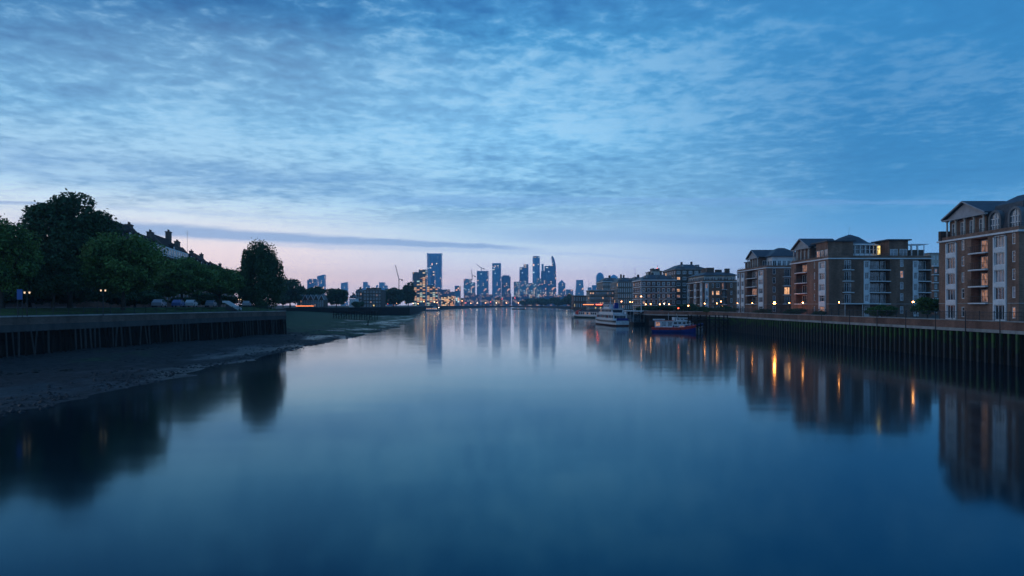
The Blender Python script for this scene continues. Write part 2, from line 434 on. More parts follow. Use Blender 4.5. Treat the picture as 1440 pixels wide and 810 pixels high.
LEFT = [(-260, -82), (40, -68.4), (84, -64), (150, -58), (166, -55), (170, -57.5), (185, -73), (300, -101), (405, -134), (425, -132), (520, -78), (700, -95), (1000, -131), (1700, -121), (2400, -75), (2620, -20)]
RIGHT = [(-260, 66), (60, 66), (232, 67), (256, 51.5), (330, 56), (520, 60), (800, 76), (1280, 114), (2000, 104), (2400, 62), (2620, -10)]
gm = MB()
for (y0, x0), (y1, x1) in zip(LEFT, LEFT[1:]):
    gm.face([(-4200, y0, 6.3), (x0, y0, 6.3), (x1, y1, 6.3), (-4200, y1, 6.3)])
for (y0, x0), (y1, x1) in zip(RIGHT, RIGHT[1:]):
    gm.face([(x0, y0, 5.1), (4200, y0, 5.1), (4200, y1, 5.1), (x1, y1, 5.1)])
gm.face([(-4200, 2620, 5.6), (4200, 2620, 5.6), (4200, 5200, 5.6), (-4200, 5200, 5.6)])
gm.face([(-4200, 2620, -1), (4200, 2620, -1), (4200, 2620, 5.6), (-4200, 2620, 5.6)])
tag(gm.build('ground', 'land'), kind='structure')
# grass bank and road behind the left wall, paved promenade on the right
gr = MB(); rd = MB()
tab = [(y, x) for y, x in LEFT[:5]]
ys = [20+8*i for i in range(20)]
for a, c in zip(ys, ys[1:]):
    xa, xb = interp(tab, a), interp(tab, c)
    gr.face([(xa-10, a, 7.5), (xa-2.4, a, 6.5), (xb-2.4, c, 6.5), (xb-10, c, 7.5)])
    gr.face([(xa-2.4, a, 6.5), (xa-.7, a, 6.48), (xb-.7, c, 6.48), (xb-2.4, c, 6.5)])
    rd.face([(xa-60, a, 7.55), (xa-10, a, 7.5), (xb-10, c, 7.5), (xb-60, c, 7.55)])
tag(gr.build('grass_bank', 'grass'), kind='structure')
tag(rd.build('road', 'asphalt'), kind='structure')
pv_ = MB(); pv_.face([(67.3, 40, 5.16), (76.4, 40, 5.16), (76.4, 300, 5.16), (67.3, 231, 5.16)])
tag(pv_.build('promenade', 'paving'), kind='structure')

EDGE = [(20, -34.5), (49, -37.2), (80, -38.6), (116, -39.2), (200, -39.6), (248, -41.5), (300, -47), (384, -58), (450, -64), (560, -79), (640, -90)]
def mud_h(x, y):
    tt = interp(EDGE, y) - x
    n1 = mnoise.fractal(Vector((x*.09, y*.05, 1.3)), 1.0, 2.0, 4)
    n2 = mnoise.fractal(Vector((x*.55, y*.4, 5.1)), 1.0, 2.0, 3)
    flat = min(1, max(0, (y-190)/90))
    slope = .058*(1-flat) + .024*flat
    h = slope*tt + (n1*.34 + n2*.06)*min(1, .35+abs(tt)/9)*(1-.35*flat)
    if tt > 26: h += (tt-26)*.055*flat
    return min(h, 4.9)
ys = []; y = 16.0
while y < 640: ys.append(y); y += max(.55, y*.0062)
xs_t = [-6+.5*i for i in range(36)] + [12+1.0*i for i in range(20)] + [33+2.5*i for i in range(22)]
V = []; Fc = []
for y in ys:
    e = interp(EDGE, y)
    for tt in xs_t:
        x = e - tt; V.append((x, y, mud_h(x, y)))
nx = len(xs_t)
for j in range(len(ys)-1):
    for i in range(nx-1):
        Fc.append((j*nx+i, (j+1)*nx+i, (j+1)*nx+i+1, j*nx+i+1))
m_, t, b = new_mat('wet_foreshore_mud')
pos = t.n('ShaderNodeNewGeometry').outputs['Position']; ps = t.sep(pos)
a1 = t.noise(t.vmul(pos, (.08, .035, .3)), 1.0, 5, .6); a2 = t.noise(pos, 1.4, 5, .65); a3 = t.noise(pos, 7.0, 3, .7)
mudc = t.mix(t.ss(t.m('ADD', t.m('MULTIPLY', a2, .6), t.m('MULTIPLY', a3, .4)), .38, .62), (.006, .0065, .007), (.042, .042, .043))
st_ = t.noise(t.vmul(pos, (.03, .16, .3)), 1.0, 4, .6, .6)
alg = t.m('MULTIPLY', t.m('MULTIPLY', t.ss(st_, .32, .5, .4, 1.0), t.ss(t.m('ADD', a1, t.ss(ps[1], 110, 230, -.22, .1)), .40, .56), t.ss(ps[2], .15, .6)))
t.link(t.mix(t.m('MULTIPLY', alg, .9), mudc, t.mix(t.ss(t.m('ADD', t.m('MULTIPLY', a2, .5), t.m('MULTIPLY', a3, .5)), .4, .6), (.008, .04, .007), (.06, .18, .032))), b.inputs['Base Color'])
wet = t.ss(t.m('ADD', a1, t.m('MULTIPLY', ps[2], .1)), .42, .58, .32, .9); b.inputs['Specular IOR Level'].default_value = .28
t.link(wet, b.inputs['Roughness'])
bp = t.n('ShaderNodeBump'); bp.inputs['Strength'].default_value = .9; bp.inputs['Distance'].default_value = .16
t.link(t.m('ADD', t.m('MULTIPLY', a2, .6), t.m('MULTIPLY', a3, .5)), bp.inputs['Height']); t.link(bp.outputs[0], b.inputs['Normal'])
M['mud'] = m_
me = bpy.data.meshes.new('foreshore'); me.from_pydata(V, [], Fc); me.materials.append(m_); me.polygons.foreach_set('use_smooth', [True]*len(me.polygons))
tag(obj('foreshore', me), kind='structure')
# stones and weed lumps along the tide line
st = MB()
OCT = [(1,0,0),(-1,0,0),(0,1,0),(0,-1,0),(0,0,1),(0,0,-1)]; OF = [(0,2,4),(2,1,4),(1,3,4),(3,0,4),(2,0,5),(1,2,5),(3,1,5),(0,3,5)]
for i in range(5200):
    y = 40 + 270*rnd.random()**1.25
    tt = rnd.choice((rnd.gauss(1.0, 1.0), rnd.gauss(2.5, 2.2), rnd.uniform(0, 16))) * (1 if y < 220 else 1.6)
    x = interp(EDGE, y) - tt
    if abs(mnoise.noise(Vector((x*.12, y*.06, 0)))) < .12: continue
    z = mud_h(x, y)
    if z < -.12: continue
    s = rnd.choice((.06, .08, .1, .12, .15, .22))*rnd.uniform(.7, 1.4); b0 = len(st.v)
    for vx, vy, vz in OCT:
        k = rnd.uniform(.6, 1.2); st.v.append((x+vx*s*k*1.3, y+vy*s*k*1.3, z+vz*s*k*.7))
    st.f += [tuple(b0+q for q in f) for f in OF]
M['stone'] = mat('wet_shore_stone', (.022, .022, .022), .6, .5, 2, spec=.25)
tag(st.build('shore_stones', 'stone'), kind='stuff')

wd = MB(); wr = random.Random(21)
for i in range(260):
    y = wr.uniform(46, 200); tt = wr.uniform(1.5, 22); x = interp(EDGE, y)-tt
    if mnoise.noise(Vector((x*.1, y*.05, 7))) < .05: continue
    z = mud_h(x, y); L_ = wr.uniform(.3, 1.1)
    for q in range(wr.randint(4, 10)):
        b0 = len(wd.v); cx_, cy_ = x+wr.gauss(0, .4)*L_, y+wr.gauss(0, 1.1)*L_; s = wr.uniform(.12, .34)*L_
        for vx, vy, vz in OCT:
            k = wr.uniform(.5, 1.3); wd.v.append((cx_+vx*s*k*1.2, cy_+vy*s*k*1.7, z+vz*s*k*.42))
        wd.f += [tuple(b0+q2 for q2 in f) for f in OF]
M['weed'] = mat('dark_bladder_weed', (.012, .012, .007), .6, .5, 3, spec=.2)
tag(wd.build('seaweed', 'weed'), kind='stuff')
# ------------------------------------------------------------------ river walls
def strip(mb, pts, z0, z1, off, thick):
    """a wall course following the polyline pts; off: metres towards the river (left-hand normal), thick: back from there"""
    n = len(pts); P2 = [Vector(p) for p in pts]; nor = []
    for i in range(n):
        a = P2[max(0, i-1)]; b_ = P2[min(n-1, i+1)]; dd = (b_-a).normalized(); nor.append(Vector((dd.y, -dd.x)))
    f = [P2[i]+nor[i]*off for i in range(n)]; k = [P2[i]+nor[i]*(off-thick) for i in range(n)]
    rings = []
    for i in range(n):
        rings.append([(f[i].x, f[i].y, z0), (f[i].x, f[i].y, z1), (k[i].x, k[i].y, z1), (k[i].x, k[i].y, z0)])
    mb.loft(rings)
def along(pts, step):
    P2 = [Vector(p) for p in pts]; out = []; carry = 0.0
    for a, b_ in zip(P2, P2[1:]):
        L = (b_-a).length; dd = (b_-a)/L; s = carry
        while s < L:
            p = a+dd*s; out.append((p.x, p.y, dd.y, -dd.x)); s += step
        carry = s-L
    return out
LW = [(-68.4, 40), (-64, 84), (-58, 150), (-55, 166), (-57.5, 170), (-73, 185)]
root = thing('embankment_wall', 'long brick embankment wall above black timber piles beside the mud foreshore', 'wall', (-64, 84, 0))
ol = (-64, 84)
LWl = [(x-ol[0], y-ol[1]) for x, y in LW]
mb = MB(); strip(mb, LWl, 5.45, 6.45, 0, .7); mb.build('brick_parapet', 'brick_dark', root)
mb = MB(); strip(mb, LWl, 6.45, 6.62, .1, .9); mb.build('coping', 'concrete', root)
mb = MB(); strip(mb, LWl, 4.55, 5.45, .12, .8); mb.build('concrete_beam', 'darkconc', root)
mb = MB(); strip(mb, LWl, -1, 4.55, -.75, .6); mb.build('back_sheeting', 'timber', root)
mb = MB(); strip(mb, LWl, 3.55, 3.8, -.35, .3); mb.build('waling', 'timber', root)
for i, (x, y, nx_, ny_) in enumerate(along(LWl[1:-1], 1.0)):
    if i > 92: break
    k = rnd.uniform(.1, .15); lean = rnd.gauss(0, .14) if rnd.random() < .85 else rnd.choice((-.9, .7))
    mb = MB(); mb.tube((x+nx_*.05, y+ny_*.05, 4.6), (x+nx_*.35+lean*.1, y+ny_*.35+lean, -.6), k, k*.9, 6)
    mb.build('timber_pile', 'timber_pale' if rnd.random() < .55 else 'timber', root)
RW = [(232, 67), (40, 66)]
RW = [(66+ (y-40)*(1/192.0), y) for y in (300, 232, 200, 160, 120, 80, 40)]
RW = [(53.5, 300), (51.5, 256), (66.6, 233), (66.5, 200), (66.3, 160), (66.2, 120), (66.1, 84), (66, 40)]
root = thing('river_wall', 'brick topped river wall with mossy vertical piles below the apartment blocks', 'wall', (66, 84, 0))
o2 = (66, 84); RWl = [(x-o2[0], y-o2[1]) for x, y in RW]
def rstrip(z0, z1, off, thick, name, mt):
    mb = MB(); n = len(RWl); P2 = [Vector(p) for p in RWl]; rings = []
    for i in range(n):
        dd = (P2[min(n-1, i+1)]-P2[max(0, i-1)]).normalized(); nn = Vector((dd.y, -dd.x))
        f = P2[i]+nn*off; k = P2[i]+nn*(off-thick)
        rings.append([(f.x, f.y, z0), (f.x, f.y, z1), (k.x, k.y, z1), (k.x, k.y, z0)])
    mb.loft(rings); return mb.build(name, mt, root)
rstrip(4.62, 5.72, 0, .6, 'brick_parapet', 'brick_red')
rstrip(5.72, 5.86, .08, .76, 'coping', 'concrete')
rstrip(4.2, 4.62, .3, 1.0, 'concrete_beam', 'concrete')
rstrip(-1, 4.2, -.35, .5, 'sheet_piling', 'timber')
m_, t, b = new_mat('mossy_pile')
pos = t.n('ShaderNodeNewGeometry').outputs['Position']; ps = t.sep(pos)
n1 = t.noise(t.vmul(pos, (.35, .35, .8)), 1.0, 4, .65)
g = t.ss(t.m('ADD', ps[2], t.m('MULTIPLY', t.m('SUBTRACT', n1, .5), 9.0)), 1.6, 4.2)
t.link(t.mix(g, (.035, .036, .035), t.mix(n1, (.02, .06, .01), (.065, .15, .025))), b.inputs['Base Color']); b.inputs['Roughness'].default_value = .75
M['moss'] = m_
ptsr = along(RWl[2:-1], 1.5)
for i, (x, y, nx_, ny_) in enumerate(ptsr[:100]):
    mb = MB(); wd = rnd.uniform(.16, .22); l0 = rnd.gauss(0, .03)
    mb.prism([(x-.35, y-wd+l0), (x-.02, y-wd*.7+l0), (x-.02, y+wd*.7+l0), (x-.35, y+wd+l0)][::-1], -.8, 4.2+rnd.uniform(-.1, .0))
    mb.build('timber_pile', 'moss', root)
# railings
def railing(name, label, pts, z, h, step, loc, bars=True):
    r = thing(name, label, 'railing', (loc[0], loc[1], z))
    L = [(x-loc[0], y-loc[1]) for x, y in pts]
    mb = MB()
    for a, c in zip(L, L[1:]):
        mb.tube((*a, h), (*c, h), .035, n=5); mb.tube((*a, h*.55), (*c, h*.55), .022, n=5); mb.tube((*a, .15), (*c, .15), .022, n=5)
    mb.build('rail', 'iron', r)
    if bars:
        mb = MB()
        for x, y, _, _ in along(L, .3): mb.box(x-.011, x+.011, y-.011, y+.011, .15, h)
        mb.build('baluster_panel', 'iron', r)
    for k, (x, y, _, _) in enumerate(along(L, step)):
        if k > 90: break
        mb = MB(); mb.tube((x, y, 0), (x, y, h+.08), .055, n=6); mb.ball((x, y, h+.1), .08, 6, 4); mb.build('post', 'iron', r)
    return r
railing('promenade_railing', 'dark iron railing on top of the brick river wall by the flats', [(66.9, 232), (66.5, 140), (66.3, 60)], 5.86, 1.15, 3.0, (66.5, 140))
railing('park_railing', 'thin dark railing behind the brick embankment wall under the trees', [(-68.5, 70), (-66.2, 84), (-60.2, 150), (-58, 163)], 6.48, 1.1, 3.0, (-66.2, 84))
# fender posts in front of the right wall
for k, y in enumerate((92, 99, 106, 114, 123, 133, 145)):
    r = thing('fender_post', f'slim dark post on the river wall, {["first","second","third","fourth","fifth","sixth","seventh"][k]} from the frame edge', 'post', (65.75, y, 0), group='posts on the river wall')
    mb = MB(); mb.tube((0, 0, -.5), (0, 0, 6.9), .07, .06, 6); mb.build('shaft', 'iron', r)
    mb = MB(); mb.tube((0, 0, 6.9), (0, 0, 7.0), .1, .02, 6); mb.build('cap', 'iron', r)
def quay(name, label, tab, z0, z1, mt, lo, hi):
    pts = [(x, y) for y, x in tab if lo <= y <= hi]; p0 = pts[0]
    r = thing(name, label, 'quay wall', (p0[0], p0[1], 0))
    P = [(x-p0[0], y-p0[1]) for x, y in pts]
    mb = MB(); strip(mb, P, z0, z1-.25, 0, .8); mb.build('wall_face', mt, r)
    mb = MB(); strip(mb, P, z1-.25, z1, .12, 1.0); mb.build('coping', 'concrete' if 'pale' in label else 'darkconc', r)
    return r
quay('quay_wall', 'low dark quay wall behind the green mud cove', LEFT, -1, 6.5, 'timber', 185, 2620)
quay('quay_wall', 'far dark quay wall along the bend past the moored boats', [(y, x) for y, x in RIGHT][::-1], -1, 5.4, 'timber', 300, 2620)
q = thing('quay_wall', 'thin dark quay line under the skyscrapers across the river', 'quay wall', (0, 2618, 0))
mb = MB(); mb.box(-420, 420, 0, 1, -1, 5.6); mb.build('wall_face', 'darkconc', q)
mb = MB(); mb.box(-420, 420, -.3, 1.2, 5.6, 5.9); mb.build('coping', 'darkconc', q)

# ------------------------------------------------------------------ trees
def crown_mesh(seed, n, rx, ry, rz, leaf, nl=34, shape='round', fill=.35):
    g = np.random.default_rng(seed)
    d = g.normal(size=(nl, 3)); d /= np.linalg.norm(d, axis=1)[:, None]
    if shape == 'poplar':
        zz = g.uniform(-.95, .98, nl); rr = np.sqrt(np.clip(1-((zz+.25)/1.27)**2, .02, 1))*g.uniform(.45, .85, nl)
        a = g.uniform(0, 2*PI, nl); c = np.stack([rr*np.cos(a), rr*np.sin(a), zz*.88], 1); lr = g.uniform(.2, .32, nl)
        lr = np.stack([lr*.85, lr*.85, lr*1.55], 1)
        q = nl//6; zq = g.uniform(-.35, .72, q); rq = np.sqrt(1-((zq+.25)/1.27)**2)*g.uniform(.55, .95, q); aq = g.uniform(0, 2*PI, q)
        c[:q] = np.stack([rq*np.cos(aq), rq*np.sin(aq), zq], 1); lr[:q] = np.stack([np.full(q, .1), np.full(q, .1), g.uniform(.26, .4, q)], 1)
    else:
        nl_in = nl//4; c = d*np.concatenate([g.uniform(.1, .5, nl_in), g.uniform(.58, .8, nl-nl_in)])[:, None]
        low = c[:, 2] < -.35; c[low, 2] *= .75
        lr = g.uniform(.22, .36, nl)*(34/nl)**.06; lr = np.stack([lr, lr, lr*.82], 1)
    k = g.integers(0, nl, n)
    e = g.normal(size=(n, 3)); e /= np.linalg.norm(e, axis=1)[:, None]
    e *= (1-fill*g.random(n)**1.5)[:, None]*g.normal(1, .13, n)[:, None]
    p = (c[k] + e*lr[k])*np.array([rx, ry, rz])
    # outward-facing leaf sprays with scatter
    nrm = e + .9*g.normal(size=(n, 3)) + np.array([0, 0, .35]); nrm /= np.linalg.norm(nrm, axis=1)[:, None]
    t1 = np.cross(nrm, g.normal(size=(n, 3))); t1 /= np.linalg.norm(t1, axis=1)[:, None]
    t2 = np.cross(nrm, t1)
    s = leaf*g.uniform(.55, 1.3, n)[:, None]; s2 = s*g.uniform(.4, .75, n)[:, None]
    v = np.stack([p-t1*s, p+t2*s2-t1*s*.1, p+t1*s, p-t2*s2-t1*s*.1], 1).reshape(-1, 3)
    me = bpy.data.meshes.new('crown')
    me.vertices.add(4*n); me.vertices.foreach_set('co', v.ravel())
    me.loops.add(4*n); me.loops.foreach_set('vertex_index', np.arange(4*n))
    me.polygons.add(n); me.polygons.foreach_set('loop_start', np.arange(0, 4*n, 4)); me.polygons.foreach_set('loop_total', np.full(n, 4))
    me.update(calc_edges=True); me.validate()
    return me
def trunk_mb(h, r, spread, seed, up):
    g = random.Random(seed); mb = MB(); p = Vector((0, 0, -.3)); rr = r
    for k in range(4):
        q = p+Vector((g.gauss(0, .12)*h*.1, g.gauss(0, .12)*h*.1, h/4)); mb.tube(p, q, rr, rr*.85, 8); p = q; rr *= .85
    for k in range(7):
        a = 2*PI*k/7+g.uniform(-.3, .3); s = Vector((0, 0, h*g.uniform(.6, 1.0)))
        e1 = s+Vector((math.cos(a), math.sin(a), 0))*spread*.45+Vector((0, 0, up*.4)); e2 = e1+Vector((math.cos(a+.3), math.sin(a+.3), 0))*spread*.35+Vector((0, 0, up*.45))
        mb.tube(s, e1, rr*.6, rr*.35, 6); mb.tube(e1, e2, rr*.35, rr*.1, 5)
    return mb
nseed = [100]
def tree(label, x, y, g, top, width, crown_bot, leafm='leaf', n=9000, leaf=.33, shape='round', name='tree', cat='tree', group=None, fill=.35, nl=34):
    nseed[0] += 1
    r = thing(name, label, cat, (x, y, g), group=group)
    rz = (top-crown_bot)/2; cz = (top+crown_bot)/2-g
    me = crown_mesh(nseed[0], n, width/2, width/2, rz, leaf, nl, shape, fill); me.materials.append(M[leafm])
    obj('crown', me, r, (0, 0, cz))
    trunk_mb(max(1.2, cz-rz*.5), max(.12, width*.028), width*.4, nseed[0], rz).build('trunk', 'bark', r)
    return r
GL = 'trees along the embankment road'
def ptree(label, px, top, wpx, Y, bot, **kw):
    x = wx(px, Y); k = Y/F_PX
    return tree(label, x, Y, kw.pop('g', 7.5), wz(top, Y), wpx*k, bot, **kw)
ptree('leafy green tree cut by the frame edge beside the blue sign', 2, 301, 108, 98, 8.3, n=26000, leaf=.23, nl=80, group=GL)
ptree('mid height tree wedged between the frame edge tree and the tallest crown', 74, 336, 88, 105, 8.2, n=20000, leaf=.27, nl=70, leafm='leaf_dark', group=GL)
ptree('tallest and darkest broad crowned tree standing over the bank', 98, 268, 138, 119, 10, n=40000, leaf=.33, leafm='leaf_dark', nl=90, group=GL)
ptree('round light green street tree in front of the terrace gable', 173, 323, 120, 113, 8.4, n=30000, leaf=.25, nl=90, group=GL)
ptree('round street tree below the white terrace balconies', 256, 361, 92, 150, 9.3, n=22000, leaf=.28, nl=80, group=GL)
ptree('smaller round street tree below the chimney stacks', 309, 372, 72, 172, 9.2, n=18000, leaf=.3, nl=70, group=GL)
ptree('dim low tree filling the gap under the two round street trees', 218, 384, 70, 162, 8.6, n=14000, leaf=.3, nl=60, group=GL)
ptree('tall upright poplar shaped tree at the end of the embankment', 366, 349, 68, 186, 7.2, g=6.4, n=34000, leaf=.3, leafm='leaf_mid', shape='poplar', nl=130, group=GL)
ptree('small dark tree just beyond the upright tree', 408, 390, 50, 436, 6.5, g=6.3, n=8000, leaf=.62, leafm='leaf_dark')
ptree('dark tree rising behind the white gabled houses', 440, 402, 36, 470, 10, g=6.3, n=4000, leaf=.8, leafm='leaf_dark')
ptree('broad dark tree between the gabled houses and the white cottage', 473, 401, 36, 485, 6.5, g=6.3, n=5000, leaf=.75, leafm='leaf_dark')
ptree('thin bushy tree at the foot of the upright tree', 398, 404, 30, 450, 6.5, g=6.3, n=5000, leaf=.7, leafm='leaf_dark')
ptree('low wide tree under the slim tower crane', 553, 404, 36, 640, 6.5, g=6.3, n=4500, leaf=1.1, leafm='leaf_dark')
ptree('taller dark tree touching the banded office block', 574, 396, 24, 700, 6.5, g=6.3, n=4000, leaf=1.1, leafm='leaf_dark')
ptree('small tree between the crane tree and the white windowed block', 538, 413, 14, 600, 6.5, g=6.3, n=2000, leaf=1.0, leafm='leaf_dark')
for k, (px, top, wp, Y, lab) in enumerate([(503, 421, 16, 520, 'shrubby tree hiding the foot of the white cottage'), (762, 419, 26, 1500, 'dark low tree under the curved skyscraper'),
        (784, 418, 28, 1350, 'dark low tree under the small square tower'), (802, 414, 22, 1200, 'dark low tree beside the brown pavilion'), (742, 420, 24, 1700, 'faint low tree below the lit green tower'),
        (912, 393, 26, 370, 'roof height tree behind the white banded flats'), (945, 386, 22, 360, 'roof height tree behind the dark balconied flats'), (898, 394, 18, 400, 'roof height tree beside the white mast')]):
    ptree(lab, px, top, wp, Y, 5.5 if Y > 500 else (14 if px > 800 else 6.4), g=5.1 if px > 640 else 6.3, n=2600, leaf=Y*.0017, leafm='leaf_dark', nl=20)
# shrubs by the right-hand promenade
for px, top, wp, Y, bot, lab, lm in [(1304, 414, 42, 128, 5.3, 'round bright green bush beside the end block', 'leaf_shrub'), (1239, 427, 44, 142, 5.2, 'low green bush under the white canopy', 'leaf_shrub'),
        (1152, 437, 22, 168, 5.2, 'small dark bush by the corner of the domed block', 'leaf_dark'), (1118, 433, 30, 176, 5.2, 'dark bush below the bowed balconies', 'leaf_dark'),
        (1072, 434, 26, 200, 5.2, 'dark bush just before the brightest street lamp', 'leaf_dark'), (1022, 430, 34, 226, 5.2, 'olive bush in front of the lilac windowed block', 'leaf_shrub'),
        (1000, 432, 26, 232, 5.2, 'olive bush at the corner of the river wall', 'leaf_shrub')]:
    ptree(lab, px, top, wp, Y, bot, g=5.15, n=4500, leaf=.2, leafm=lm, name='bush', cat='bush', nl=26)
for px, top, wp, Y, lab in [(963, 426, 42, 268, 'tallest dark bush behind the stretch of wall facing the river bend'), (935, 429, 34, 276, 'dark bush behind the blue and red boat'), (912, 430, 34, 284, 'dark bush beside the white mast'), (985, 431, 30, 262, 'dark bush behind the timber landing stage')]:
    ptree(lab, px, top, wp, Y, 5.2, g=5.15, n=3500, leaf=.32, leafm='leaf_dark', name='bush', cat='bush', nl=22)
for k, (x, y) in enumerate([(-96, 92), (-92, 104), (-95, 117), (-98, 130), (-101, 143)]):  # added row, closes the bright sky gap under the crowns
    tree(f'tall dark hedge added behind the road to close the bright gap, {["first","second","third","fourth","last"][k]} along from the frame edge', x, y, 7.5, 14.5, 15, 7.4, 'leaf_dark', 9000, .34, name='hedge', cat='hedge', nl=50, group='hedges added behind the road')
r = thing('backdrop_wall', 'long dark brick wall added behind the road and hedges to block the bright horizon', 'wall', (-118, 95, 7.4))  # added wall, blocks the low sky still showing beneath the hedges
mb = MB(); mb.box(-.2, .2, -62, 170, -.3, 3.4); mb.build('brickwork', 'brick_dark', r)
mb = MB(); mb.box(-.28, .28, -62.05, 170.05, 3.403, 3.6); mb.build('coping', 'darkconc', r)
# undergrowth behind the left road: one hedge
for px0, Y, top, wp, lab in [(4, 112, 385, 130, 'dark hedge clump behind the blue sign'), (100, 128, 385, 130, 'dark hedge clump behind the first twin path lamp'), (190, 140, 404, 80, 'dark hedge clump behind the round light green tree'), (290, 182, 412, 100, 'dark hedge clump behind the pale steps')]:
    ptree(lab, px0, top, wp, Y, 7.5, n=14000, leaf=.3, leafm='leaf_dark', name='hedge', cat='hedge', nl=50)
# ------------------------------------------------------------------ buildings: facades with real openings
class Face:
    """a vertical facade plane: O (x,y) start, u direction left to right seen from outside"""
    def __init__(s, O, u): s.O = Vector((O[0], O[1])); s.u = Vector(u).normalized(); s.n = Vector((s.u.y, -s.u.x)); s.rot = math.atan2(s.u.y, s.u.x)
    def p(s, a, z, d=0.0):
        q = s.O + s.u*a + s.n*d; return (q.x, q.y, z)
    def box(s, mb, a0, a1, z0, z1, d0, d1):
        mb.loft([[s.p(a0, z0, d1), s.p(a1, z0, d1), s.p(a1, z1, d1), s.p(a0, z1, d1)][::-1], [s.p(a0, z0, d0), s.p(a1, z0, d0), s.p(a1, z1, d0), s.p(a0, z1, d0)][::-1]])
    def wall(s, mb, a0, a1, z0, z1, holes, d=0.0, back=None):
        us = sorted({a0, a1} | {h[0] for h in holes} | {h[1] for h in holes}); zs = sorted({z0, z1} | {h[2] for h in holes} | {h[3] for h in holes})
        us = [x for x in us if a0-1e-6 <= x <= a1+1e-6]; zs = [x for x in zs if z0-1e-6 <= x <= z1+1e-6]
        for i in range(len(us)-1):
            for j in range(len(zs)-1):
                cu, cz = (us[i]+us[i+1])/2, (zs[j]+zs[j+1])/2
                if any(h[0] < cu < h[1] and h[2] < cz < h[3] for h in holes): continue
                mb.face([s.p(us[i], zs[j], d), s.p(us[i+1], zs[j], d), s.p(us[i+1], zs[j+1], d), s.p(us[i], zs[j+1], d)])
        for h in holes:
            x0, x1, y0, y1, dep = h[:5]; e = d-dep
            for q in ([(x0,y0,d),(x0,y1,d),(x0,y1,e),(x0,y0,e)], [(x1,y1,d),(x1,y0,d),(x1,y0,e),(x1,y1,e)], [(x0,y1,d),(x1,y1,d),(x1,y1,e),(x0,y1,e)], [(x1,y0,d),(x0,y0,d),(x0,y0,e),(x1,y0,e)]):
                mb.face([s.p(*k) for k in q])
            mb.face([s.p(x0, y0, e), s.p(x1, y0, e), s.p(x1, y1, e), s.p(x0, y1, e)])
WCACHE = {}
def win_mesh(w, h, nm, tr, fm, b=.09):
    k = (round(w, 2), round(h, 2), nm, tr, fm, b)
    if k not in WCACHE:
        mb = MB()
        mb.box(-w/2, -w/2+b, -.07, .02, 0, h); mb.box(w/2-b, w/2, -.07, .02, 0, h)
        mb.box(-w/2+b, w/2-b, -.07, .02, 0, b); mb.box(-w/2+b, w/2-b, -.07, .02, h-b, h)
        for i in range(nm):
            x = -w/2+w*(i+1)/(nm+1); mb.box(x-.045, x+.045, -.06, .015, b, h-b)
        if tr: mb.box(-w/2+b, w/2-b, -.055, .012, h*tr-.03, h*tr+.03)
        f = mb.mesh('window'); f.materials.append(M[fm])
        g = MB(); g.box(-w/2+.02, w/2-.02, -.012, .008, .02, h-.02)
        WCACHE[k] = (f, g)
    return WCACHE[k]
PCACHE = {}
def window(root, F, uc, z, w, h, d, glass='glass', nm=1, tr=0, fm='frame', b=.13):
    f, g = win_mesh(w, h, nm, tr, fm, b)
    o = obj('window', f, root, F.p(uc, z, d+.03), F.rot)
    key = (id(g), glass)
    if key not in PCACHE:
        me = g.mesh('pane'); me.materials.append(M[glass]); PCACHE[key] = me
    obj('pane', PCACHE[key], o)
    return o
def pick(p_lit=.06):
    r = rnd.random()
    return 'lit' if r < p_lit*.45 else 'lit_soft' if r < p_lit else 'glass_pale' if r < p_lit+.4 else 'glass'
def balcony(root, F, a0, a1, z, dep, bow=0.0, mt='white', rail='iron'):
    n = 9; pts = []
    for i in range(n):
        k = i/(n-1); pts.append((a0+(a1-a0)*k, dep + bow*math.sin(PI*k)))
    mb = MB(); up = [F.p(a, z, dd) for a, dd in pts] + [F.p(a1, z, .003), F.p(a0, z, .003)]
    lo = [(x, y, z-.2) for x, y, _ in up]
    mb.loft([lo, up]); mb.build('balcony_slab', mt, root)
    mb = MB(); prev = None
    for a, dd in [(a0, .02)] + pts + [(a1, .02)]:
        q = Vector(F.p(a, z, dd-.06 if dd > .1 else dd))
        if prev is not None:
            for hh, r_ in ((1.05, .035), (.12, .025), (.6, .014), (.8, .014), (.36, .014)): mb.tube(prev+Vector((0, 0, hh)), q+Vector((0, 0, hh)), r_, n=4)
            L = (q-prev).length; k = max(1, int(L/.45))
            for j in range(k): 
                c = prev+(q-prev)*(j/k); mb.tube(c, c+Vector((0, 0, 1.05)), .016, n=4)
        prev = q
    mb.build('balcony_railing', rail, root)
def gable_roof(root, x0, x1, y0, y1, z, h, ov=.5, mt='slate', gmt='pediment', pediment=True):
    """ridge along x; pediment on the -x end"""
    ym = (y0+y1)/2; mb = MB()
    for s in (0, 1):
        a = [(x0-ov, y0-ov, z), (x0-ov, ym, z+h), (x0-ov, ym, z+h+.22), (x0-ov, y0-ov-.05, z+.2)] if s == 0 else [(x0-ov, y1+ov, z), (x0-ov, y1+ov+.05, z+.2), (x0-ov, ym, z+h+.22), (x0-ov, ym, z+h)]
        mb.loft([a, [(x1, q[1], q[2]) for q in a]])
    mb.build('roof', mt, root)
    if pediment:
        mb = MB(); mb.loft([[(x0, y0, z), (x0, ym, z+h-.1), (x0, y1, z)], [(x0+.3, y0, z), (x0+.3, ym, z+h-.1), (x0+.3, y1, z)]]); mb.build('pediment', gmt, root)
        mb = MB()
        for ya in (y0-ov, y1+ov):
            mb.tube((x0-ov-.05, ya, z+.08), (x0-ov-.05, ym, z+h+.08), .14, n=4)
        mb.box(x0-ov, x0-.003, y0-ov, y1+ov, z-.25, z-.003); mb.build('bargeboard', gmt, root)

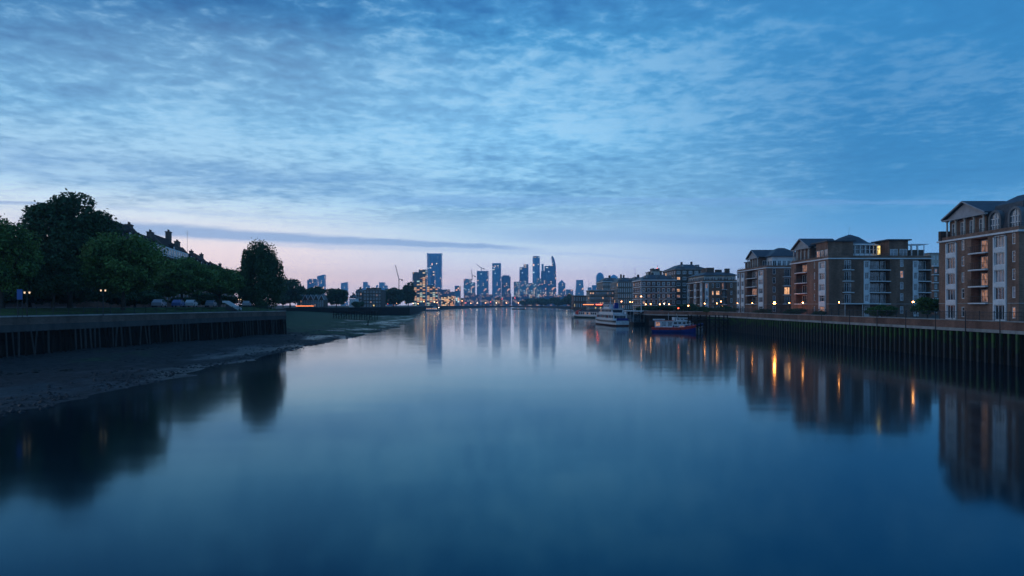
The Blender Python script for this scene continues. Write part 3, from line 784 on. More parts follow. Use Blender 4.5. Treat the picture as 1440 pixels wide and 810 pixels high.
FL = [0.0, 3.15, 5.9, 8.65, 11.4]; ZC = 14.1
def run_facade(root, F, W, bays, wallmb, baymb, z_top, floors, plit=.06, railmt='iron', ground=True):
    holes = []; bay_rects = []; H = [b_-a for a, b_ in zip(floors, floors[1:]+[z_top])]
    for bay in bays:
        kind = bay[0]
        for i, z in enumerate(floors):
            h = H[i]
            if kind == 'bay':
                pass
            elif kind == 'win':
                uc, w = bay[1], bay[2]
                if i == 0 and len(bay) > 3: continue
                hh = min(1.75, h-.95); holes.append((uc-w/2, uc+w/2, z+.75, z+.75+hh, .18)); window(root, F, uc, z+.75, w, hh, -.17, pick(plit), nm=1 if w > 1 else 0, tr=.6)
            elif kind == 'french':
                uc, w = bay[1], bay[2]
                if i == 0: continue
                holes.append((uc-w/2, uc+w/2, z+.1, z+2.35, .2)); window(root, F, uc, z+.1, w, 2.25, -.19, pick(plit), nm=2, tr=0)
                balcony(root, F, uc-w/2-.5, uc+w/2+.5, z+.05, .55)
            elif kind == 'balc':
                a0, a1, bow = bay[1], bay[2], bay[3]
                if i == 0: continue
                holes.append((a0, a1, z+.05, z+h-.28, 1.5))
                w = (a1-a0)*.5
                window(root, F, a0+(a1-a0)*.36, z+.1, w, h-.6, -1.48, ('lit_soft' if rnd.random() < .85 else 'lit') if len(bay) > 4 else pick(plit*1.5), nm=2)
                window(root, F, a0+(a1-a0)*.8, z+.1, (a1-a0)*.26, h-.6, -1.48, pick(plit*1.8), nm=0)
                balcony(root, F, a0-.1, a1+.1, z+.02, .35 if bow == 0 else .5, bow, rail=railmt)
        if kind == 'bay':
            a0, a1 = bay[1], bay[2]; zt = z_top-.55; hh = []
            for i, z in enumerate(floors):
                w = a1-a0-.5; wh = H[i]-1.15
                if len(bay) > 3: wh = H[i]-.75
                hh.append((a0+.25, a1-.25, z+.45, z+.45+wh, .3))
                window(root, F, (a0+a1)/2, z+.45, w, wh, -.06, pick(plit), nm=1 if w < 2.2 else 2, tr=.66 if len(bay) <= 3 else 0)
            bmb = MB(); baymb.append(bmb); F.wall(bmb, a0, a1, floors[0]+.05, zt, hh, d=.24)
            for q in ([(a0, 0, .0), (a0, 0, .24)], [(a1, 0, .24), (a1, 0, 0)]):
                (ua, _, da), (ub, _, db) = q
                bmb.face([F.p(ua, .05, da), F.p(ub, .05, db), F.p(ub, zt, db), F.p(ua, zt, da)])
            bmb.face([F.p(a0, zt, .24), F.p(a1, zt, .24), F.p(a1, zt, 0), F.p(a0, zt, 0)])
            bay_rects.append((a0, a1))
    # wall panels under a projecting bay are left out so the bay windows look into the opening
    for a0, a1 in bay_rects: holes.append((a0+.2, a1-.2, floors[0]+.4, z_top-.6, .4))
    F.wall(wallmb, 0, W, -.2, z_top, holes)

def apartment(label, X0, Y0, L, W, river, front, brick='brick_brown', g=5.2, gable=None, plit=.06, top=None, floors=FL, zc=ZC, canopy=None):
    root = thing('apartment_block', label, 'apartment block', (X0, Y0, g), group=None)
    wall = MB(); baymb = []
    FR = Face((0, L), (0, -1)); FF = Face((0, 0), (1, 0))
    run_facade(root, FR, L, river, wall, baymb, zc, floors, plit)
    run_facade(root, FF, W, front, wall, baymb, zc, floors, plit)
    Face((W, 0), (0, 1)).wall(wall, 0, L, -.2, zc, []); Face((W, L), (-1, 0)).wall(wall, 0, W, -.2, zc, [])
    wall.face([(0, 0, zc), (W, 0, zc), (W, L, zc), (0, L, zc)])
    wall.build('wall', brick, root)
    for bmb in baymb: bmb.build('bay_surround', 'white', root)
    mb = MB()                                                        # parapet
    for a in ((.0, W, 0, .35), (0, W, L-.35, L), (0, .35, .35, L-.35), (W-.35, W, .35, L-.35)): mb.box(a[0], a[1], a[2], a[3], zc+.16, zc+.75)
    mb.build('parapet', brick, root)
    mb = MB(); mb.box(-.28, W+.28, -.28, L+.28, zc-.12, zc+.16); mb.build('cornice', 'white', root)
    mb = MB(); mb.box(-.06, W+.06, -.06, L+.06, floors[1]-.14, floors[1]-.02)
    mb.build('string_course', 'concrete', root)
    if canopy:
        mb = MB(); FF.box(mb, canopy[0], canopy[1], 3.0, 3.25, .07, 2.2)
        for a in (canopy[0]+.2, (canopy[0]+canopy[1])/2, canopy[1]-.2): mb.tube(FF.p(a, -.1, 2.0), FF.p(a, 3.0, 2.0), .07, n=6)
        mb.build('canopy', 'white', root)
    if gable:
        y0, y1, depth = gable; z1 = zc+3.6
        gb = MB(); F2 = Face((.9, y1), (0, -1)); w = y1-y0; holes = []
        nw = 4
        for i in range(nw):
            uc = w*(i+.5)/nw; holes.append((uc-.7, uc+.7, zc+.4, zc+3.1, .2)); window(root, F2, uc, zc+.4, 1.4, 2.7, -.18, 'lit_soft' if (plit > .1 and i in (2,)) else pick(plit*2), nm=1, tr=.7)
        F2.wall(gb, 0, w, zc+.16, z1, holes)
        Face((.9, y0), (1, 0)).wall(gb, 0, depth, zc+.16, z1, [(1.2, 2.4, zc+.6, zc+2.8, .2)])
        window(root, Face((.9, y0), (1, 0)), 1.8, zc+.6, 1.2, 2.2, -.18, 'glass')
        Face((.9+depth, y1), (-1, 0)).wall(gb, 0, depth, zc+.16, z1, []); Face((.9+depth, y0), (0, 1)).wall(gb, 0, w, zc+.16, z1, [])
        gb.build('attic_wall', brick, root)
        for i in range(nw+1):
            c = MB(); y = y0+w*i/nw; c.tube((.45, y, zc+.16), (.45, y, z1-.2), .17, .15, 10); c.box(.22, .68, y-.23, y+.23, z1-.2, z1-.03); c.build('column', 'cream', root)
        gable_roof(root, .5, .9+depth, y0-.4, y1+.4, z1+.2, 2.5)
    rails = MB(); zr = zc+.75
    for a, b_ in (((.2, .2), (W-.2, .2)), ((.2, .2), (.2, L-.2))):
        a = Vector((*a, 0)); b_ = Vector((*b_, 0))
        for hh in (.2, .5): rails.tube(a+Vector((0, 0, zr+hh)), b_+Vector((0, 0, zr+hh)), .03, n=4)
        k = int((b_-a).length/1.2)
        for j in range(k+1):
            c = a+(b_-a)*(j/k); rails.tube(c+Vector((0, 0, zr)), c+Vector((0, 0, zr+.5)), .03, n=4)
    rails.build('roof_railing', 'iron', root)
    if top: top(root, W, L, zc)
    return root
def hip(mb, x0, x1, y0, y1, z, h, ov=.4, k=.42):
    x0 -= ov; x1 += ov; y0 -= ov; y1 += ov; dx = (x1-x0)*k; dy = (y1-y0)*k
    mb.prism([(x0, y0), (x1, y0), (x1, y1), (x0, y1)], z, z+.15)
    mb.prism([(x0, y0), (x1, y0), (x1, y1), (x0, y1)], z+.15, z+h, [(x0+dx, y0+dy), (x1-dx, y0+dy), (x1-dx, y1-dy), (x0+dx, y1-dy)])

def ph_box(root, x0, x1, y0, y1, z0, z1, mt, name='penthouse_wall', nwin=0, side=0, glass=None, wh=2.0):
    mb = MB(); holes = []; hs = []; FF = Face((x0, y0), (1, 0)); FS = Face((x0, y1), (0, -1))
    for i in range(nwin):
        w = (x1-x0)/nwin; uc = w*(i+.5); holes.append((uc-w*.4, uc+w*.4, z0+.35, z0+.35+wh, .15)); window(root, FF, uc, z0+.35, w*.8, wh, -.13, glass or pick(.08), nm=1)
    for i in range(side):
        w = (y1-y0)/side; uc = w*(i+.5); hs.append((uc-w*.4, uc+w*.4, z0+.35, z0+.35+wh, .15)); window(root, FS, uc, z0+.35, w*.8, wh, -.13, glass or pick(.08), nm=1)
    FF.wall(mb, 0, x1-x0, z0, z1, holes); FS.wall(mb, 0, y1-y0, z0, z1, hs)
    Face((x1, y0), (0, 1)).wall(mb, 0, y1-y0, z0, z1, []); Face((x1, y1), (-1, 0)).wall(mb, 0, x1-x0, z0, z1, [])
    mb.face([(x0, y0, z1), (x1, y0, z1), (x1, y1, z1), (x0, y1, z1)])
    return mb.build(name, mt, root)

def top_domed(root, W, L, zc):
    z0 = zc+.16
    ph_box(root, 1.2, 7.5, 3, 9.5, z0, zc+4.4, 'brick_brown', side=3)
    ph_box(root, 15.9, 20.6, 2.2, 9, z0, zc+4.6, 'brick_brown', nwin=2)
    ph_box(root, 21.0, 24.3, 2, 8, z0, zc+2.3, 'brick_dark')
    for (x0, x1, y0, y1, z) in ((.8, 8.0, 2.5, 12, zc+4.4), (15.2, 21.2, 1.6, 9.4, zc+4.6)):
        mb = MB(); mb.box(x0, x1, y0, y1, z+.003, z+.3); mb.build('roof', 'slate', root)
    # curved glazed rotunda under a shallow hipped cap
    cx, cy, r0 = 9.6, 9.0, 7.2
    def arc(r, n=16, a0=-172, a1=-8): return [(cx+r*math.cos(R(a0+(a1-a0)*i/n)), cy+.72*r*math.sin(R(a0+(a1-a0)*i/n))) for i in range(n+1)]
    pts = arc(r0)
    mb = MB(); mb.prism(pts+[(cx+r0, cy+3), (cx-r0, cy+3)], z0, zc+1.5); mb.build('rotunda_base', 'white', root)
    mb = MB(); mb.prism(arc(r0-.35)+[(cx+r0-.4, cy+3), (cx-r0+.4, cy+3)], zc+1.5, zc+3.6); mb.build('rotunda_glazing', 'glass', root)
    for x, y in pts:
        mb = MB(); mb.box(x-.09, x+.09, y-.09, y+.16, zc+1.5, zc+3.6); mb.build('mullion', 'frame', root)
    mb = MB()
    for zz in (zc+2.55,):
        for (xa, ya), (xb, yb) in zip(pts, pts[1:]): mb.tube((xa, ya, zz), (xb, yb, zz), .05, n=4)
    mb.build('transom', 'frame', root)
    mb = MB(); mb.prism(arc(r0+.5)+[(cx+r0+.5, cy+3.4), (cx-r0-.5, cy+3.4)], zc+3.6, zc+3.95); mb.build('rotunda_fascia', 'white', root)
    mb = MB(); base = arc(r0+.2)+[(cx+r0, cy+4), (cx-r0, cy+4)]
    mb.prism(base, zc+3.95, zc+4.5, [(cx+(x-cx)*.68, cy+(y-cy)*.7) for x, y in base])
    b2 = [(cx+(x-cx)*.62, cy+(y-cy)*.66) for x, y in base]
    mb.prism(b2, zc+4.5, zc+6.0, [(cx+(x-cx)*.3, cy+(y-cy)*.36) for x, y in base]); mb.prism([(cx+(x-cx)*.3, cy+(y-cy)*.36) for x, y in base], zc+6.0, zc+6.75, [(cx+(x-cx)*.03, cy+(y-cy)*.03) for x, y in base])
    mb.build('roof_cap', 'slate', root)
    mb = MB(); mb.tube((cx-.6, cy-.5, zc+6.6), (cx-.3, cy-.5, zc+8.6), .03, .02, 5); mb.build('aerial', 'iron', root)
    mb = MB(); FF = Face((0, 0), (1, 0)); FF.wall(mb, 13.6, 14.3, zc+1.2, zc+3.4, [], d=-3.3); mb.build('lit_window', 'lit_yellow', root)
    # roof terrace pergola
    mb = MB()
    for x in (20.9, 22.4, 23.9):
        for y in (1.2, 4.2): mb.box(x-.08, x+.08, y-.08, y+.08, zc+.2, zc+3.5)
    for y in (1.1, 2.2, 3.3, 4.3): mb.box(20.6, 24.9, y-.06, y+.06, zc+3.5, zc+3.68)
    mb.build('pergola', 'frame', root)
def top_hip(root, W, L, zc):
    z0 = zc+.16
    ph_box(root, 3.2, 12.2, 4, 14, z0, zc+3.7, 'white', nwin=6, side=5)
    mb = MB(); hip(mb, 2.6, 12.8, 3.4, 15, zc+3.7, 3.0); mb.build('roof', 'slate', root)
    ph_box(root, 2.2, 6, L-5.5, L-1.5, z0, zc+3.0, 'brick_dark', nwin=2)
    mb = MB(); mb.box(1.8, 6.6, L-6.2, L-1.2, zc+3.003, zc+3.25); mb.build('roof_slab', 'slate', root)
def top_mansard(root, W, L, zc):
    z0 = zc+.16
    # slate mansard storey with arched dormers over the near half of the river front
    mb = MB(); mb.prism([(.9, 0.6), (W-1, .6), (W-1, L-11.2), (.9, L-11.2)], z0, zc+4.8, [(1.7, 1.4), (W-1.8, 1.4), (W-1.8, L-12), (1.7, L-12)]); mb.build('mansard_roof', 'slate', root)
    mb = MB(); mb.prism([(1.7, 1.4), (W-1.8, 1.4), (W-1.8, L-12), (1.7, L-12)], zc+4.803, zc+6.3, [(4.5, 2.6), (W-5, 2.6), (W-5, L-13), (4.5, L-13)]); mb.build('roof', 'slate', root)
    for yc in (6.3, 1.9):
        n = 10; outer = []; inner = []
        for i in range(n+1):
            a = PI*i/n; outer.append((yc+1.45*math.cos(a), zc+2.55+1.45*math.sin(a))); inner.append((yc+1.05*math.cos(a), zc+2.55+1.05*math.sin(a)))
        po = [(yc+1.45, zc+.3)]+outer+[(yc-1.45, zc+.3)]; pi = [(yc+1.05, zc+.3)]+inner+[(yc-1.05, zc+.3)]
        mb = MB()
        for i in range(len(po)-1):
            q = [po[i], po[i+1], pi[i+1], pi[i]]
            mb.loft([[(.72, a, b_) for a, b_ in q], [(2.2, a, b_) for a, b_ in q]])
        d_ = mb.build('dormer', 'lead', root)
        mb = MB(); mb.loft([[(.95, a, b_) for a, b_ in pi], [(1.05, a, b_) for a, b_ in pi]]); mb.build('pane', 'glass_pale', d_)
        mb = MB(); mb.box(.86, .94, yc-.06, yc+.06, zc+.3, zc+3.5); mb.box(.86, .94, yc-1, yc+1, zc+1.5, zc+1.62); mb.box(.86, .94, yc-1, yc+1, zc+2.5, zc+2.6); mb.box(.86, .94, yc-.62, yc-.52, zc+.3, zc+2.5); mb.box(.86, .94, yc+.52, yc+.62, zc+.3, zc+2.5); mb.build('glazing_bar', 'frame', d_)
    ph_box(root, 1.4, 5, L-2.2, L-.9, z0, zc+3.2, 'cream', nwin=0, side=1)
    mb = MB(); mb.box(-.25, 3, L-.85, L-.2, zc+.2, zc+1.9); mb.build('planter', 'brick_dark', root)
def top_flat(root, W, L, zc):
    z0 = zc+.16
    ph_box(root, .5, W-.6, .5, L-.6, z0, zc+2.6, 'cream', nwin=5, side=8, wh=1.5)
    mb = MB(); hip(mb, .3, W-.3, .3, L-.3, zc+2.6, 1.5, .6, .2); mb.build('roof', 'slate', root)
    for (x, y, a, b_, h) in ((3, 5, 3, 4, 3.4), (8, 9, 2.4, 2, 2.8), (5, 16, 4, 5, 3.6), (10.5, 4, 1.6, 2, 3.0)):
        mb = MB(); mb.box(x, x+a, y, y+b_, zc+3.4, zc+2.6+h); mb.build('roof_plant', 'brick_dark', root)

apartment('nearest brown brick block cut by the frame edge, white window towers and arched dormer', 77, 103.7, 19.4, 26,
    [('bay', 2.2, 5.0, 1), ('win', 6.5, .8), ('balc', 8.6, 12.6, .35, .75), ('bay', 14.1, 16.9, 1), ('win', 18.3, .75)],
    [('win', 3, 1.0), ('win', 8, 1.0), ('bay', 12, 14.5)], gable=(8.4, 17.8, 6.5), plit=.1, top=top_mansard)
apartment('brown brick block with curved glazed rooftop rotunda and shallow slate dome', 77, 166, 22.4, 25,
    [('balc', 3.4, 10.2, .6), ('win', 14.6, .75), ('bay', 17.4, 21.0)],
    [('french', 4.65, 1.7), ('bay', 8.5, 9.9), ('balc', 9.95, 14.9, 0), ('win', 17.8, .85), ('bay', 20.4, 21.7), ('balc', 21.75, 24.7, 0)], gable=(12.2, 21.6, 8), plit=.07, top=top_domed, canopy=(2.8, 11.6))
apartment('brown brick block with slate hipped penthouse between the domed block and lilac windowed block', 77.2, 207, 27, 24,
    [('bay', .4, 2.8), ('bay', 4.4, 7.4), ('balc', 9.8, 18.6, .5), ('bay', 20.6, 24.6)],
    [('win', 2.3, .9), ('french', 6.2, 1.7), ('win', 12, .9), ('win', 17, .9)], gable=(9.0, 17.6, 8), plit=.06, top=top_hip)
apartment('brick block with flat dark roof, cream attic storey and lilac stacked windows', 77.2, 276, 25, 14,
    [('bay', 1, 4), ('balc', 6, 10, .3), ('bay', 12, 15), ('balc', 16.5, 20, .3), ('bay', 21.5, 24)],
    [('bay', .8, 2.2), ('win', 4, .7), ('win', 6, 1.4), ('balc', 7.7, 9.6, 0), ('win', 11.5, .8)], brick='brick_brown', plit=.12, top=top_flat, floors=[0, 3.1, 6.1, 9.1], zc=12.2)
# ------------------------------------------------------------------ the warehouses and flats round the bend
def plain_block(name, label, cat, X0, X1, Y0, Y1, g, ztop, floors, nf, ns, brick, trim=True, roof=None, plit=.1, ww=.5, bal=(), band=False, wh=.55, fb=.2):
    root = thing(name, label, cat, (X0, Y0, g)); W = X1-X0; L = Y1-Y0; H = ztop-g; fh = H/floors
    wall = MB(); FF = Face((0, 0), (1, 0)); FS = Face((0, L), (0, -1))
    for F, Wd, n in ((FF, W, nf), (FS, L, ns)):
        holes = []
        for i in range(n):
            w = Wd/n
            for j in range(floors):
                uc = w*(i+.5); z = j*fh+fh*.22; hw = w*ww/2
                holes.append((uc-hw, uc+hw, z, z+fh*wh, .2)); window(root, F, uc, z, hw*2, fh*wh, -.18, 'lit_yellow' if (j == 0 and rnd.random() < plit*2.5) else pick(plit), nm=1, b=fb)
            if F is FF and i in bal:
                for j in range(1, floors): balcony(root, F, w*(i+.08), w*(i+.92), j*fh+.1, 1.0)
        F.wall(wall, 0, Wd, -.2, H, holes)
    Face((W, 0), (0, 1)).wall(wall, 0, L, -.2, H, []); Face((W, L), (-1, 0)).wall(wall, 0, W, -.2, H, [])
    wall.face([(0, 0, H), (W, 0, H), (W, L, H), (0, L, H)])
    wall.build('wall', brick, root)
    if trim:
        mb = MB(); mb.box(-.3, W+.3, -.3, L+.3, H+.003, H+.4); mb.build('cornice', 'white' if trim == 1 else 'concrete', root)
    if band:
        for j in range(1, floors):
            mb = MB(); mb.box(-.12, W+.1, -.12, L+.1, j*fh-.15, j*fh+.15); mb.build('string_course', 'concrete' if band == 1 else 'white', root)
    if roof == 'hip':
        mb = MB(); hip(mb, 0, W, 0, L, H+.403, 2.4, .2, .3); mb.build('roof', 'slate', root)
        for k in range(max(2, int(W/5))):
            x = W*(.2+.6*rnd.random()); mb = MB(); mb.box(x, x+.9, L*.42, L*.42+.8, H+2, H+3.9+rnd.random()); mb.box(x-.1, x+1.0, L*.42-.1, L*.42+.9, H+4.2, H+4.35) if False else None; mb.build('chimney', 'brick_dark', root)
        for k in range(max(2, int(W/5))):
            x = W*(k+.5)/max(2, int(W/5)); mb = MB(); mb.box(x-.8, x+.8, W*.06, W*.06+1.6, H+.9, H+2.3); d_ = mb.build('dormer', 'lead', root); mb = MB(); mb.box(x-.55, x+.55, W*.06-.04, W*.06-.005, H+1.1, H+2.1); mb.build('pane', 'glass_pale', d_)
    elif roof == 'plant':
        for k in range(3):
            x = W*(.12+.28*k); h = rnd.uniform(1.2, 2.4); mb = MB(); mb.box(x, x+W*.2, L*.15, L*.5, H+.403, H+h+.4); mb.build('roof_plant', 'brick_dark', root)
    return root
plain_block('apartment_block', 'narrow dark brick block with lit windows behind the lilac windowed block', 'apartment block', wx(950, 318), wx(992, 318), 318, 345, 5.2, wz(379, 318), 7, 5, 6, 'brick_dark', plit=.25, ww=.6, trim=2, roof='hip')
plain_block('apartment_block', 'red brick flats with white balcony bands and amber ground floor behind the white mast', 'apartment block', wx(902, 300), wx(950.5, 300), 300, 322, 5.2, wz(394.5, 300), 5, 7, 4, 'brick_red', plit=.16, ww=.6, bal=(1, 2, 6), roof='hip', band=2, fb=.26)
plain_block('apartment_block', 'recessed blue grey block between the amber flats and the ribbed warehouse', 'apartment block', wx(892, 372), wx(905, 372), 372, 392, 5.2, wz(396, 372), 6, 3, 5, 'brick_grey', plit=.2, ww=.6, trim=2, roof='hip')
plain_block('warehouse', 'pale ribbed brick warehouse with tall narrow windows behind the white passenger boat', 'warehouse', wx(869, 366), wx(893, 366), 366, 395, 5.2, wz(397, 366), 5, 9, 6, 'brick_grey', plit=.12, ww=.5, trim=2, wh=.7, roof='hip')
plain_block('warehouse', 'grey brick warehouse with two bands of windows beside the ribbed warehouse', 'warehouse', wx(848, 400), wx(870, 400), 400, 430, 5.2, wz(396.5, 400), 6, 8, 6, 'brick_grey', plit=.1, ww=.45, band=1, roof='hip')
plain_block('warehouse', 'low grey riverside building with horizontal window strips in front of the warehouses', 'riverside building', wx(829, 380), wx(870, 380), 380, 396, 5.2, wz(408.5, 380), 4, 12, 4, 'brick_grey', plit=.08, ww=.75, band=1, wh=.45)
plain_block('warehouse', 'small brown pavilion with dark flat roof at the end of the right bank', 'pavilion', wx(806.5, 560), wx(826, 560), 560, 580, 5.2, wz(416, 560), 2, 6, 5, 'brick_red', plit=.05, trim=2, ww=.4)
plain_block('apartment_block', 'blue grey stepped block with roof terrace behind the white mast and flats', 'apartment block', wx(917, 420), wx(931, 420), 420, 440, 5.2, wz(382, 420), 8, 4, 5, 'cream', plit=.05, ww=.7, trim=2, band=2, roof='plant')
plain_block('apartment_block', 'pale distant block visible in the gap beside the nearest brown block', 'apartment block', wx(1307, 240), wx(1330, 240), 240, 262, 5.2, wz(357, 240), 8, 5, 5, 'cream', plit=.05, ww=.5, trim=2)
plain_block('apartment_block', 'low brown flats with stacked balconies in the gap before the nearest block', 'apartment block', wx(1313, 196), wx(1345, 196), 196, 216, 5.2, wz(375, 196), 6, 5, 4, 'brick_brown', plit=.1, ww=.6, trim=1, band=2)
# ------------------------------------------------------------------ brick terraces behind the left-hand trees
def terrace(label, x, y, tdir, L, D, g, eave, ridge, units, top_bal, chim):
    tx = Vector(tdir).normalized(); rz = math.atan2(tx.y, tx.x)
    root = thing('terrace_house', label, 'terrace', (x, y, g), rz)
    He = eave-g; Hr = ridge-g; wall = MB(); FF = Face((0, 0), (1, 0)); FE = Face((0, D), (0, -1)); hs = []
    n = units*4; w = L/n
    for i in range(n):
        for j in range(4):
            z = He-3.0*(j+1)+.7
            if z < .3: continue
            if top_bal and j == 0: z -= .6
            hs.append((w*(i+.5)-.6, w*(i+.5)+.6, z, z+1.6, .15)); window(root, FF, w*(i+.5), z, 1.2, 1.6, -.13, pick(.05), nm=1, tr=.5)
    FF.wall(wall, 0, L, -.3, He, hs)
    he = []
    for uc in (D*.3, D*.68):
        for j in range(3):
            z = He-3.0*(j+1)+.6; he.append((uc-.5, uc+.5, z, z+1.5, .15)); window(root, FE, uc, z, 1.0, 1.5, -.13, pick(.05), nm=1, tr=.5)
    FE.wall(wall, 0, D, -.3, He, he)
    Face((L, 0), (0, 1)).wall(wall, 0, D, -.3, He, []); Face((L, D), (-1, 0)).wall(wall, 0, L, -.3, He, [])
    for xx in (0, L): wall.face([(xx, 0, He), (xx, D/2, Hr), (xx, D, He)])
    wall.build('wall', 'brick_red', root)
    hv = [(0, -.9, .3, -.6)[k % 4] for k in range(units)]
    for k in range(units):
        xa, xb = L*k/units+.27, L*(k+1)/units-.27; zr = Hr+hv[k]; mb = MB()
        for s in (0, 1):
            ye, ym = (-.5, D/2) if s == 0 else (D+.5, D/2)
            zz = He-.25
            a = [(0, ye, zz), (0, ym, zr), (0, ym, zr+.25), (0, ye, zz+.25)]
            if s: a = a[::-1]
            mb.loft([[(xa, q[1], q[2]) for q in a], [(xb, q[1], q[2]) for q in a]])
        rf_ = mb.build('roof', 'tile', root)
        for q in ((.3, .7) if not top_bal or k == 0 else (.5,)):
            xc = xa+(xb-xa)*q; zb = He+(zr-He)*.38; yb = D/2*.38
            mb = MB(); mb.loft([[(xc-1, yb, zb), (xc+1, yb, zb), (xc+1, yb, zb+1.5), (xc, yb, zb+2.2), (xc-1, yb, zb+1.5)], [(xc-1, yb+2.6, zb), (xc+1, yb+2.6, zb), (xc+1, yb+2.6, zb+1.5), (xc, yb+2.6, zb+2.2), (xc-1, yb+2.6, zb+1.5)]])
            d_ = mb.build('dormer', 'tile', rf_); window(root, Face((0, yb), (1, 0)), xc, zb+.15, 1.3, 1.25, .0, 'glass_pale', nm=1)
    for k in range(units+1):                                         # party wall parapets with chimney stacks
        xx = L*k/units; mb = MB(); x0, x1 = max(0.0, xx-.25)-(.08 if k == 0 else 0), min(L, xx+.25)+(.08 if k == units else 0)
        a = [(x0, -.6, He-.1), (x0, D/2, Hr+.55), (x0, D+.6, He-.1), (x0, D+.6, He-.4), (x0, -.6, He-.4)]
        mb.loft([a, [(x1, q[1], q[2]) for q in a]]); mb.build('party_wall', 'brick_grey' if top_bal else 'brick_red', root)
    for k, (fx, hh, wd) in enumerate(chim):
        mb = MB(); xx = L*fx; mb.box(xx-wd/2, xx+wd/2, D/2-.6, D/2+.6, Hr-1.2, Hr+hh); mb.box(xx-wd/2-.12, xx+wd/2+.12, D/2-.72, D/2+.72, Hr+hh, Hr+hh+.25)
        c = mb.build('chimney', 'brick_dark', root)
        mb = MB()
        for q in range(3): mb.tube((xx-wd*.3+wd*.3*q, D/2, Hr+hh+.25), (xx-wd*.3+wd*.3*q, D/2, Hr+hh+.85), .14, .12, 6)
        mb.build('chimney_pot', 'tile', c)
    if top_bal:
        a0, a1 = L*.36, L*.97
        mb = MB(); FF.box(mb, a0, a1, He-.35, He-.12, .06, 1.3); mb.build('balcony_slab', 'white', root)
        k = 12; ww = (a1-a0)/k; mb = MB(); hh = []
        for i in range(k):
            uc = a0+ww*(i+.5); hh.append((uc-ww*.36, uc+ww*.36, He+.1, He+2.3, .12)); window(root, FF, uc, He+.1, ww*.72, 2.2, -.02, pick(.08), nm=1)
        FF.wall(mb, a0, a1, He-.1, He+2.5, hh, d=.1)
        mb.face([FF.p(a0, He+2.5, .1), FF.p(a1, He+2.5, .1), FF.p(a1, He+2.5, -3.6), FF.p(a0, He+2.5, -3.6)])
        for aa in (a0, a1): mb.face([FF.p(aa, He-.1, .1), FF.p(aa, He+2.5, .1), FF.p(aa, He+2.5, -3.6), FF.p(aa, He-.1, -3.6)])
        mb.build('attic_wall', 'white', root)
        mb = MB()
        for q in range(int((a1-a0)/1.1)+1):
            mb.box(a0+1.1*q-.02, a0+1.1*q+.02, -1.26, -1.22, He-.12, He+.9)
        mb.box(a0, a1, -1.27, -1.21, He+.9, He+.96); mb.box(a0, a1, -1.26, -1.22, He+.38, He+.42); mb.build('balcony_railing', 'frame', root)
    return root
terrace('brick terrace with white top floor balconies above the round street trees', -84, 151, (-.235, .972), 56, 11, 7.5, 20.8, 27.0, 3, True, [(.03, .5, 1.0), (.31, .4, 2.2), (.64, .5, 2.6), (.985, 2.6, 2.4)])
terrace('plain dark roofed terrace with crowded chimneys beside the upright tree', -98.5, 209, (-.3, .954), 155, 12, 7.5, 20.0, 27.2, 6, False, [(.1, 1.2, 4.2), (.3, .5, 2.0), (.48, 1.3, 3.0), (.93, 1.4, 2.8)])
r = thing('aerial_mast', 'thin aerial beside the tall chimney of the white balcony terrace', 'aerial', (-97.5, 205, 24)); mb = MB(); mb.tube((0, 0, -1), (0, 0, 6.4), .05, .03, 5); mb.build('pole', 'iron', r)
mb = MB(); mb.tube((-.8, 0, 5.9), (.8, 0, 5.9), .025, n=4); mb.tube((-.5, 0, 5.4), (.5, 0, 5.4), .025, n=4); mb.build('antenna', 'iron', r)

# white gabled houses across the cove
r = thing('gabled_house', 'row of small dark houses with white bargeboards and glowing quay strip', 'houses', (wx(418, 446), 446, 6.3)); W = (456-418)/F_PX*446; H0 = 5.0
wall = MB(); FF = Face((0, 0), (1, 0)); hs = []
for i in range(5):
    w = W/5
    for k in (.3, .7):
        for j in range(2): hs.append((w*(i+k)-.45, w*(i+k)+.45, .8+2.4*j, 2.3+2.4*j, .12)); window(r, FF, w*(i+k), .8+2.4*j, .9, 1.5, -.1, pick(.1), nm=1)
FF.wall(wall, 0, W, -.3, H0, hs)
for i in range(5): wall.face([(W/5*i, 0, H0), (W/5*(i+1), 0, H0), (W/5*(i+.5), 0, H0+3.4)])
Face((W, 0), (0, 1)).wall(wall, 0, 9, -.3, H0, []); Face((0, 9), (0, -1)).wall(wall, 0, 9, -.3, H0, []); Face((W, 9), (-1, 0)).wall(wall, 0, W, -.3, H0, [])
wall.build('wall', 'brick_dark', r)
for i in range(5):
    a, b_ = W/5*i, W/5*(i+1); m2 = (a+b_)/2; mb = MB()
    mb.loft([[(a, -.3, H0), (m2, -.3, H0+3.5), (b_, -.3, H0), (b_, -.3, H0-.1), (m2, -.3, H0+3.3), (a, -.3, H0-.1)][::-1], [(a, 9, H0), (m2, 9, H0+3.5), (b_, 9, H0), (b_, 9, H0-.1), (m2, 9, H0+3.3), (a, 9, H0-.1)][::-1]]); mb.build('roof', 'slate', r)
    mb = MB(); mb.tube((a, -.4, H0), (m2, -.4, H0+3.5), .16, n=4); mb.tube((b_, -.4, H0), (m2, -.4, H0+3.5), .16, n=4); mb.tube((a, -.2, 0), (a, -.2, H0), .14, n=4); mb.box(a+.2, b_-.2, -.1, -.03, 2.75, 2.95); mb.build('bargeboard', 'frame', r)
plain_block('cottage', 'tiny white cottage between the broad dark tree and white windowed block', 'cottage', wx(491, 520), wx(500, 520), 520, 530, 6.3, wz(420, 520), 2, 3, 2, 'white', trim=0, roof='hip', plit=.0, ww=.4)
plain_block('apartment_block', 'brick block with white framed windows under the pale distant towers', 'apartment block', wx(511, 560), wx(536, 560), 560, 580, 6.3, wz(408, 560), 5, 6, 4, 'brick_dark', trim=2, plit=.12, ww=.55, roof='plant')
